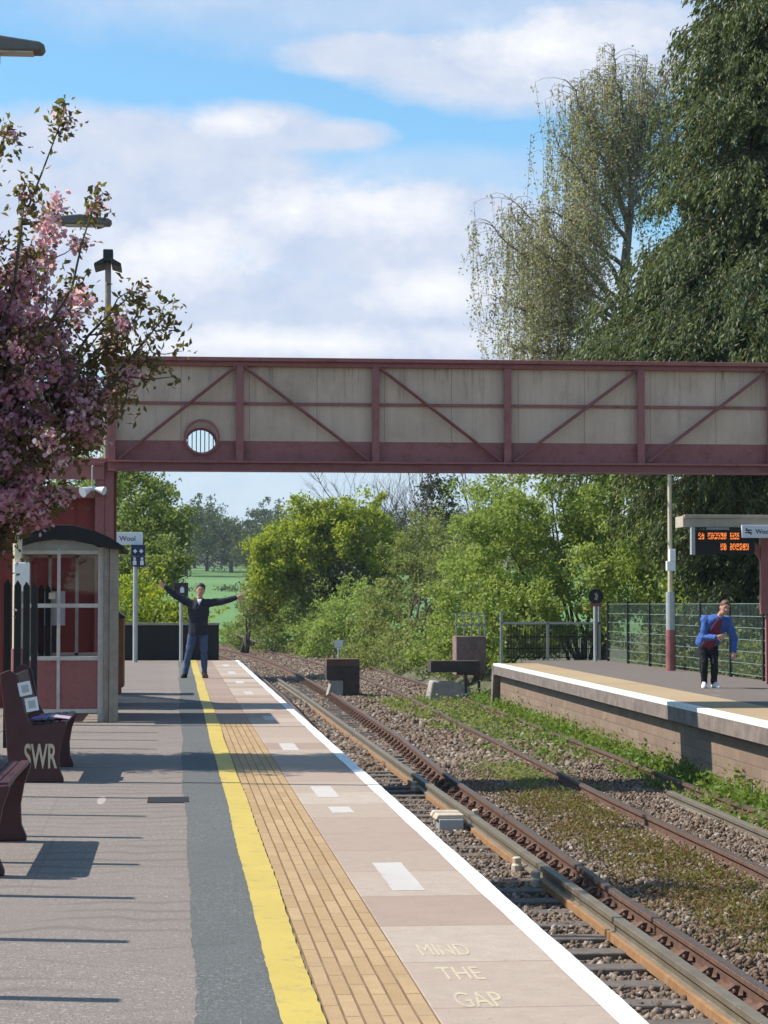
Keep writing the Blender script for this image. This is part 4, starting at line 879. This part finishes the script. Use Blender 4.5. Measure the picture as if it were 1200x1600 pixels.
# --- bare trees
def bare_tree(base, tops, label, ivy=None):
    r = empty('bare_tree', base, label, 'tree', 'bare trees behind the bushes'); base = np.array(base); mb = MB(); tw = MB()
    def grow(p, d, L, r_, lev):
        q = p+d*L; pts = branchy(mb if lev < 2 else tw, p, q, r_, r_*.55, .06, 4, 5 if lev < 2 else 3)
        if lev < 4:
            for k in range(rng.integers(3, 5)):
                a = pts[int(rng.integers(2, 5))]; dd = d+rng.normal(size=3)*np.array((.42, .42, .22))+np.array((0, 0, .12)); dd /= np.linalg.norm(dd)
                grow(a, dd, L*rng.uniform(.5, .75), r_*.5, lev+1)
    for (px, py) in tops:
        t_ = at(px, py, base[1])-base; L = np.linalg.norm(t_); grow(np.zeros(3), t_/L, L*.6, .11, 0)
    mb.build('trunk', m_twig, r, smooth=True); tw.build('twigs', m_twig, r)
    if ivy: link('ivy', leaf_mesh('ivy', clumps([ell(*a) for a in ivy], 90, 36, .2)-base, .17, [l_mid if ivy[0][2] > 960 else l_darkg]), r)
bare_tree((9.2, 118, -1.2), [(545, 790), (590, 780), (625, 770)], 'bare grey tree rising behind the bright yellow green tree')
bare_tree((12.6, 119, -1.2), [(660, 770), (690, 765), (640, 780)], 'bare tree wrapped in dark ivy between two other bare trees', [(685, 785, 119, 1.0, 1.0, 2.0), (688, 840, 119, .8, .8, 1.6)])
bare_tree((15.4, 117, -1.2), [(740, 775), (785, 785), (815, 800)], 'bare twiggy tree right of the ivy covered tree')
# --- left side
bush('roadside_tree', 'light green tree on the left behind the station name board', 'tree', (-3.4, 76, -.4), E_([(200, 800, 76, 1.9, 1.6, 2.2), (250, 830, 75, 1.3, 1.4, 1.8), (190, 880, 74, 1.6, 1.4, 1.6), (130, 720, 78, 2.2, 2., 1.9), (240, 890, 73, 1.2, 1.2, 1.2), (268, 850, 74, .6, .9, 1.2), (215, 760, 76, 1.1, 1.1, 1.0)]), 380, 84, .17, .145, l_mid, m_bark, 7)
bush('hedge_bush', 'low tangled scrub right behind the tall mesh fence', 'bush', (10.3, 45, -.2), [(10.2, y_, .25, .5, .9, .55+.2*math.sin(y_)) for y_ in range(36, 56, 2)], 210, 44, .15, .10, l_olive, m_twig, 8)
bush('shrub', 'sunlit yellow green brambles behind the black end barrier', 'shrub', (-2.6, 61, -.4), E_([(250, 958, 61, 1.1, .8, .75), (200, 945, 62, 1.1, .8, .9), (300, 965, 60.5, .8, .6, .55), (180, 1000, 58, .6, .6, .7), (150, 960, 60, 1.2, .8, .9)]), 240, 38, .14, .12, l_bright, m_twig, 4)
bush('shrub', 'green shrub beside the grey post of the station name board', 'shrub', (-3.0, 56.5, -.2), E_([(195, 1005, 57, .25, .4, .42), (175, 980, 57, .5, .4, .7)]), 50, 30, .1, .11, l_mid, m_twig, 2)
# --- far field, hedges and the wood on the hill
V = [(-130, 142, ground_z(0, 142)+.06), (170, 142, ground_z(0, 142)+.06), (260, 450, ground_z(0, 450)+.06), (-240, 450, ground_z(0, 450)+.06)]
tag(link('field', np_mesh('field', V, [(0, 1, 2, 3)], [m_field])), kind='structure')
def far_hedge(x0, y0, x1, y1, label, h=2.2):
    n = 90; ts = rng.uniform(0, 1, n); C = np.stack([x0+(x1-x0)*ts, y0+(y1-y0)*ts, np.array([ground_z(0, y0+(y1-y0)*k) for k in ts])+h*.5], 1)
    o = link('field_hedge', leaf_mesh('field_hedge', np.repeat(C, 26, 0)+rng.normal(size=(n*26, 3))*np.array((.5, .5, h*.28)), .32, [l_far])); tag(o, label, 'hedge', 'hedges across the far field')
far_hedge(-14, 258, 34, 268, 'dark hedge crossing the green field beyond the railway', .8); far_hedge(4.5, 196, 8.5, 194, 'small dark thicket near the foot of the far green field', 1.6)
kinds = []
for kx in range(4):
    es = [(rng.normal()*2.6, rng.normal()*2.6, 6.2+rng.normal()*2.2, rng.uniform(2.8, 4.4), rng.uniform(2.6, 4.), rng.uniform(2.6, 4.2)) for _ in range(8)]
    kinds.append((leaf_mesh('crown', clumps(es, 260, 34, .5), .55, [l_far]), None))
mb = MB(); mb.tube([(0, 0, -.5), (.1, 0, 4), (0, .2, 8)], [.4, .3, .12], 7); tk = mb.build('trunk', m_bark); tkm = tk.data; bpy.data.objects.remove(tk)
desc = ['tall crown at the top of the slope', 'rounded crown', 'broad pale crown', 'small dark crown', 'lopsided crown', 'narrow crown', 'wide spreading crown', 'clumpy crown']
wood = [(-40, 395), (-22, 388), (-10, 392), (4, 396), (-4, 372), (8, 382), (16, 398), (27, 392), (38, 398), (12, 360), (24, 372), (50, 404), (-30, 420), (-12, 424), (2, 428), (18, 430), (32, 432), (48, 428), (64, 420), (0, 352), (34, 366), (-54, 405), (80, 430), (-70, 415), (44, 380), (100, 435), (60, 440)]
for i, (x, y) in enumerate(wood):
    s_ = rng.uniform(.72, 1.0); p = proj = None
    r = empty('distant_tree', (x, y, ground_z(0, y)), 'one of the hazy trees of the far hillside wood above the field', 'tree', 'wood on the far hillside', rng.uniform(0, 6)); r.scale = (s_, s_, s_*rng.uniform(.9, 1.15))
    link('crown', kinds[i % 4][0], r); link('trunk', tkm, r)
# --- weeds
def weeds(name, pts_fn, n_cl, per, rc, size, m, hz):
    C = pts_fn(n_cl); k = rng.poisson(per, n_cl).clip(2); rep = np.repeat(np.arange(n_cl), k); h = rng.uniform(.5, 1.3, n_cl)[rep]*hz
    P = C[rep]+np.stack([rng.normal(size=len(rep))*rc*.75, rng.normal(size=len(rep))*rc*1.3, np.abs(rng.normal(size=len(rep)))*h*.6], 1)
    tag(link(name, leaf_mesh(name, P, size, [m], .45, -.45)), kind='stuff')
def z0_(X, Y):
    for off in (0., 1.42):
        c_ = np.interp(Y, [p[1] for p in P2(3.8)], [p[0] for p in P2(3.8)])+off; dx = X-c_; near = np.abs(dx) < .17
        X = np.where(near, c_+np.where(dx < 0, -1, 1)*rng.uniform(.17, .3, len(X)), X)
    return np.stack([X, Y, ballast_h(X, Y)-.01], 1)
def w1(n):
    Y = 22+35*rng.uniform(0, 1, n); X = 5.62+.0235*(Y-26)-np.abs(rng.normal(size=n))*.26+.10; return z0_(X, Y)
weeds('green_weeds', w1, 680, 40, .10, .085, l_weed, .22)
def w1b(n):
    Y = 34+24*rng.uniform(0, 1, n); X = 4.55+.022*(Y-26)+rng.normal(size=n)*.5; return z0_(X, Y)
weeds('track_weeds', w1b, 230, 26, .12, .075, l_weed, .09)
def w2(n):
    Y = rng.uniform(15.5, 29, n); X = 3.15+rng.normal(size=n)*.34-.02*(22-Y); X = np.minimum(X, 3.66); return z0_(X, Y)
weeds('dry_weeds', w2, 900, 18, .085, .042, l_dry, .06)
def w3(n):
    Y = 32+3.5*rng.normal(size=n)*.5; X = 3.45+rng.normal(size=n)*.22; return z0_(X, Y)
weeds('moss_patch', w3, 130, 24, .1, .06, l_olive, .05)
def w4(n):
    Y = rng.uniform(44, 58, n); X = rng.uniform(3.6, 6.6, n); return z0_(X, Y)
weeds('trackside_grass', w4, 170, 26, .14, .10, l_olive, .14)

# ================================================================== PEOPLE
m_skin = pm('skin', (.50, .27, .19), .55, .06, 20, .05, spec=.4)
m_hair = pm('dark_hair', (.025, .018, .014), .6, .2, 60, .3); m_hairb = pm('brown_hair', (.12, .05, .022), .6, .2, 60, .3)
m_navy = pm('navy_jacket', (.012, .015, .028), .8, .2, 12, .3); m_jean = pm('blue_denim', (.045, .075, .15), .85, .25, 14, .3)
m_shirt = pm('pale_shirt', (.55, .52, .50), .8, .08, 14, .1); m_bluej = pm('blue_jacket', (.035, .095, .33), .75, .18, 12, .3)
m_blackt = pm('black_trousers', (.008, .008, .011), .85, .2, 12, .3); m_wine = pm('wine_top', (.15, .025, .045), .8, .18, 12, .2)
m_tanshoe = pm('tan_boots', (.17, .07, .025), .7, .2, 14, .2); m_trainer = pm('white_trainers', (.72, .72, .74), .6, .08, 14, .1); m_eye = pm('eyes', (.02, .015, .012), .2, .1, 5, 0); m_lip = pm('lips', (.32, .09, .08), .5, .1, 5, 0)
def V3(*a): return Vector(a)
tex = bpy.data.textures.new('cloth_folds', 'CLOUDS'); tex.noise_scale = .11; tex.noise_depth = 3
def fold(o, k):
    d_ = o.modifiers.new('folds', 'DISPLACE'); d_.texture = tex; d_.strength = k*1.6; d_.mid_level = .5; d_.texture_coords = 'LOCAL'
def hand(mb, wrist, d, nrm, curl=.15, splay=.16, thumb=1):
    w = Vector(wrist); d = Vector(d).normalized(); nrm = Vector(nrm); nrm = (nrm-d*nrm.dot(d)).normalized(); e = d.cross(nrm)
    M = Matrix((e, nrm, d)).transposed()
    mb.loft([(w-d*.01, .026, .021, M), (w+d*.03, .036, .020, M), (w+d*.075, .043, .017, M), (w+d*.098, .040, .014, M)], 14)
    for i, L in enumerate((.072, .082, .076, .060)):
        o = (i-1.5)*.021; fd = (d+e*splay*(i-1.5)*.6).normalized(); p = w+d*.092+e*o; q = p+fd*L*.5+nrm*curl*L*.3; r_ = q+fd*L*.5*(1-curl)+nrm*curl*L*.9
        mb.limb([p, q, r_], [.0095, .009, .0075], 8)
    p = w+d*.03-e*.03*thumb; q = p+(d*.6-e*.8*thumb).normalized()*.042; mb.limb([p, q, q+(d*.85-e*.5*thumb).normalized()*.034+nrm*.006], [.013, .011, .009], 8)
def person(base, label, J, cloth, look, tall):
    r = empty('person', base, label, 'person')
    g = lambda k: Vector(J[k]); b = MB()
    hd = g('head'); nk = g('neck'); f = Vector(look).normalized(); upv = (hd-nk).normalized(); sd = f.cross(upv).normalized(); upv = sd.cross(f)
    HM = Matrix((sd, -f, upv)).transposed()
    b.sphere(hd+upv*.02, .079, .097, .11, 16, 12, HM); b.sphere(hd-upv*.055+f*.022, .054, .062, .062, 14, 10, HM); b.sphere(hd-upv*.01+f*.03, .062, .06, .075, 14, 10, HM)
    b.limb([hd+f*.083+upv*.012, hd+f*.104-upv*.022], [.009, .014], 8)
    for s in (-1, 1): b.sphere(hd+sd*s*.076-upv*.005-f*.005, .012, .02, .03, 8, 6, HM)
    b.limb([hd-upv*.05-f*.015, nk, nk-upv*.06], [.052, .054, .066])
    b.limb([g('chest'), (g('chest')+g('pelvis'))/2, g('pelvis')], [.095, .09, .095])
    for s, t_ in (('l', -1), ('r', 1)):
        b.limb([g('chest')+V3(0, 0, .06), g('sh_'+s), g('el_'+s), g('wr_'+s)], [.07, .055, .042, .028])
        b.limb([g('hip_'+s), g('kn_'+s), g('an_'+s)], [.082, .054, .04])
        hd_ = J.get('hand_'+s); dd = g('wr_'+s)-g('el_'+s)
        hand(b, g('wr_'+s), hd_[0] if hd_ else dd, hd_[1] if hd_ else (0, -1, 0), hd_[2] if hd_ else .12, .3, -t_)
    b.build('body', m_skin, r, remesh=.0075)
    for s in (-1, 1):
        e = MB(); e.sphere(hd+sd*s*.031+f*.094+upv*.022, .014, .010, .010, 10, 6, HM); e.build('eye', m_eye, r, smooth=True)
    e = MB(); e.sphere(hd+f*.090-upv*.052, .026, .009, .009, 10, 6, HM); e.build('mouth', m_lip, r, smooth=True)
    h = MB(); h.sphere(hd+upv*.05-f*.012, .09, .10, .098, 16, 12, HM); h.sphere(hd-upv*.01-f*.045, .078, .062, .095, 14, 10, HM)
    h.sphere(hd+upv*.105+f*.03, .06, .055, .03, 12, 8, HM); h.build('hair', cloth['hair'], r, remesh=.012)
    # top
    ch = g('chest'); pv = g('pelvis'); ax = (ch-pv).normalized(); sx_ = (g('sh_r')-g('sh_l')); sx_ = (sx_-ax*sx_.dot(ax)).normalized(); fy = ax.cross(sx_)
    TM = Matrix((sx_, fy, ax)).transposed(); L = (nk-pv).length; t = MB()
    rr_ = [(-.22, .20, .15), (.0, .195, .145), (.2, .188, .14), (.45, .20, .145), (.68, .215, .14), (.82, .20, .12), (.92, .14, .09), (.99, .075, .072)]
    spine = lambda k: pv+(ch-pv)*(k/.62) if k < .62 else ch+(nk-ch)*((k-.62)/.38)
    t.loft([(spine(k), a, c_, TM) for k, a, c_ in rr_], 20)
    for s in ('l', 'r'):
        d_ = (g('wr_'+s)-g('el_'+s)).normalized()
        t.limb([ch+(nk-ch)*.35, g('sh_'+s), (g('sh_'+s)+g('el_'+s))/2, g('el_'+s), (g('el_'+s)+g('wr_'+s))/2, g('wr_'+s)-d_*.02], [.10, .085, .077, .068, .06, .05])
    t_o = t.build('jacket', cloth['jacket'], r, remesh=.011)
    fold(t_o, .022)
    # shirt showing in the jacket opening: follows the chest a few mm proud
    q = MB(); rows = cloth['opening']; vs = []
    for k, wd in rows:
        a_, c_ = np.interp(k, [x[0] for x in rr_], [x[1] for x in rr_]), np.interp(k, [x[0] for x in rr_], [x[2] for x in rr_])
        for j in range(7):
            u = (j/6-.5)*2*wd; yy_ = -c_*math.sqrt(max(.05, 1-(u/a_)**2))-.012; vs.append(spine(k)+TM@Vector((u, yy_, 0)))
    n = len(rows); q.add(vs, [(i*7+j, i*7+j+1, (i+1)*7+j+1, (i+1)*7+j) for i in range(n-1) for j in range(6)])
    o = q.build('shirt', cloth['shirt'], r, smooth=True); sm = o.modifiers.new('thick', 'SOLIDIFY'); sm.thickness = .02; sm.offset = 0
    # legs
    t = MB(); t.loft([(pv+V3(0, 0, .12), .16, .115, None), (pv, .172, .125, None), (pv-V3(0, 0, .08), .165, .12, None), (pv-V3(0, 0, .13), .12, .09, None)], 18)
    for s in ('l', 'r'):
        h_, k_, a_ = g('hip_'+s), g('kn_'+s), g('an_'+s)
        t.limb([h_, (h_+k_)/2, k_, (k_+a_)/2, a_+V3(0, 0, -.01)], [.098, .086, .07, .064, .056])
    fold(t.build('trousers', cloth['trousers'], r, remesh=.011), .02)
    for i, s in enumerate(('l', 'r')):
        a_ = g('an_'+s); d_ = Vector(J['toe_'+s]).normalized(); sh_ = MB(); e_ = Vector((d_.y, -d_.x, 0)); M_ = Matrix((e_, d_, Vector((0, 0, 1)))).transposed(); c0 = V3(a_.x, a_.y, 0)
        sh_.loft([(c0-d_*-.06+V3(0, 0, .002), .046, .135, M_), (c0+d_*.06+V3(0, 0, .03), .048, .138, M_), (c0+d_*.05+V3(0, 0, .06), .042, .12, M_), (c0+d_*.02+V3(0, 0, .085), .038, .07, M_), (c0+V3(0, 0, .12), .04, .046, M_)], 16)
        o = sh_.build('shoe', cloth['shoes'][i], r, smooth=True, bevel=.006)
    return r
person((-1.17, 42.5, 0), 'person in a dark jacket and blue jeans with both arms flung wide', dict(
    head=(.045, -.02, 1.70), neck=(.03, 0, 1.555), chest=(.0, .0, 1.30), pelvis=(0, 0, .95), sh_l=(-.185, .0, 1.455), sh_r=(.205, .0, 1.455),
    el_l=(-.44, -.03, 1.60), wr_l=(-.64, -.06, 1.765), el_r=(.48, -.03, 1.485), wr_r=(.735, -.06, 1.555), hip_l=(-.095, 0, .90), hip_r=(.095, 0, .90),
    kn_l=(-.175, -.04, .50), kn_r=(.115, -.04, .50), an_l=(-.25, .02, .09), an_r=(.125, .03, .09), toe_l=(-.35, -1, 0), toe_r=(.3, -1, 0)),
    dict(jacket=m_navy, shirt=m_shirt, trousers=m_jean, hair=m_hair, shoes=(m_blackt, m_tanshoe), opening=[(.80, .008), (.87, .025), (.96, .045)]), (-.02, -1, 0), 1.83)
person((7.47, 36.55, 0), 'person bending forward in a blue jacket, wine top and black trousers', dict(
    head=(.20, -.30, 1.365), neck=(.15, -.20, 1.24), chest=(.08, -.08, 1.05), pelvis=(.0, .08, .80), sh_l=(-.085, -.10, 1.165), sh_r=(.28, -.17, 1.145),
    el_l=(-.12, -.16, .86), wr_l=(.04, -.34, .87), el_r=(.40, -.16, .84), wr_r=(.36, -.26, .62), hip_l=(-.085, .10, .77), hip_r=(.085, .09, .77),
    kn_l=(-.085, -.0, .44), kn_r=(.085, -.02, .44), an_l=(-.075, .06, .09), an_r=(.10, .08, .09), toe_l=(-.25, -1, 0), toe_r=(.35, -1, 0),
    hand_l=((.8, -.25, .1), (.2, 1, 0), .5)),
    dict(jacket=m_bluej, shirt=m_wine, trousers=m_blackt, hair=m_hairb, shoes=(m_trainer, m_trainer), opening=[(-.1, .10), (.1, .10), (.3, .10), (.55, .09), (.75, .07), (.9, .045), (.96, .04)]), (.1, -1, -.15), 1.7)

hz_ = NT('haze'); hz_.t.nodes.remove(hz_.b)
hv = hz_.n('ShaderNodeVolumePrincipled', {'Color': (.80, .88, 1., 1), 'Density': .00019, 'Anisotropy': .1}); hz_.t.links.new(hv.outputs[0], hz_.out.inputs['Volume'])
mb = MB(); mb.box(-640, 640, -90, 850, -3, 29.5); tag(mb.build('haze', hz_.mat), kind='stuff')
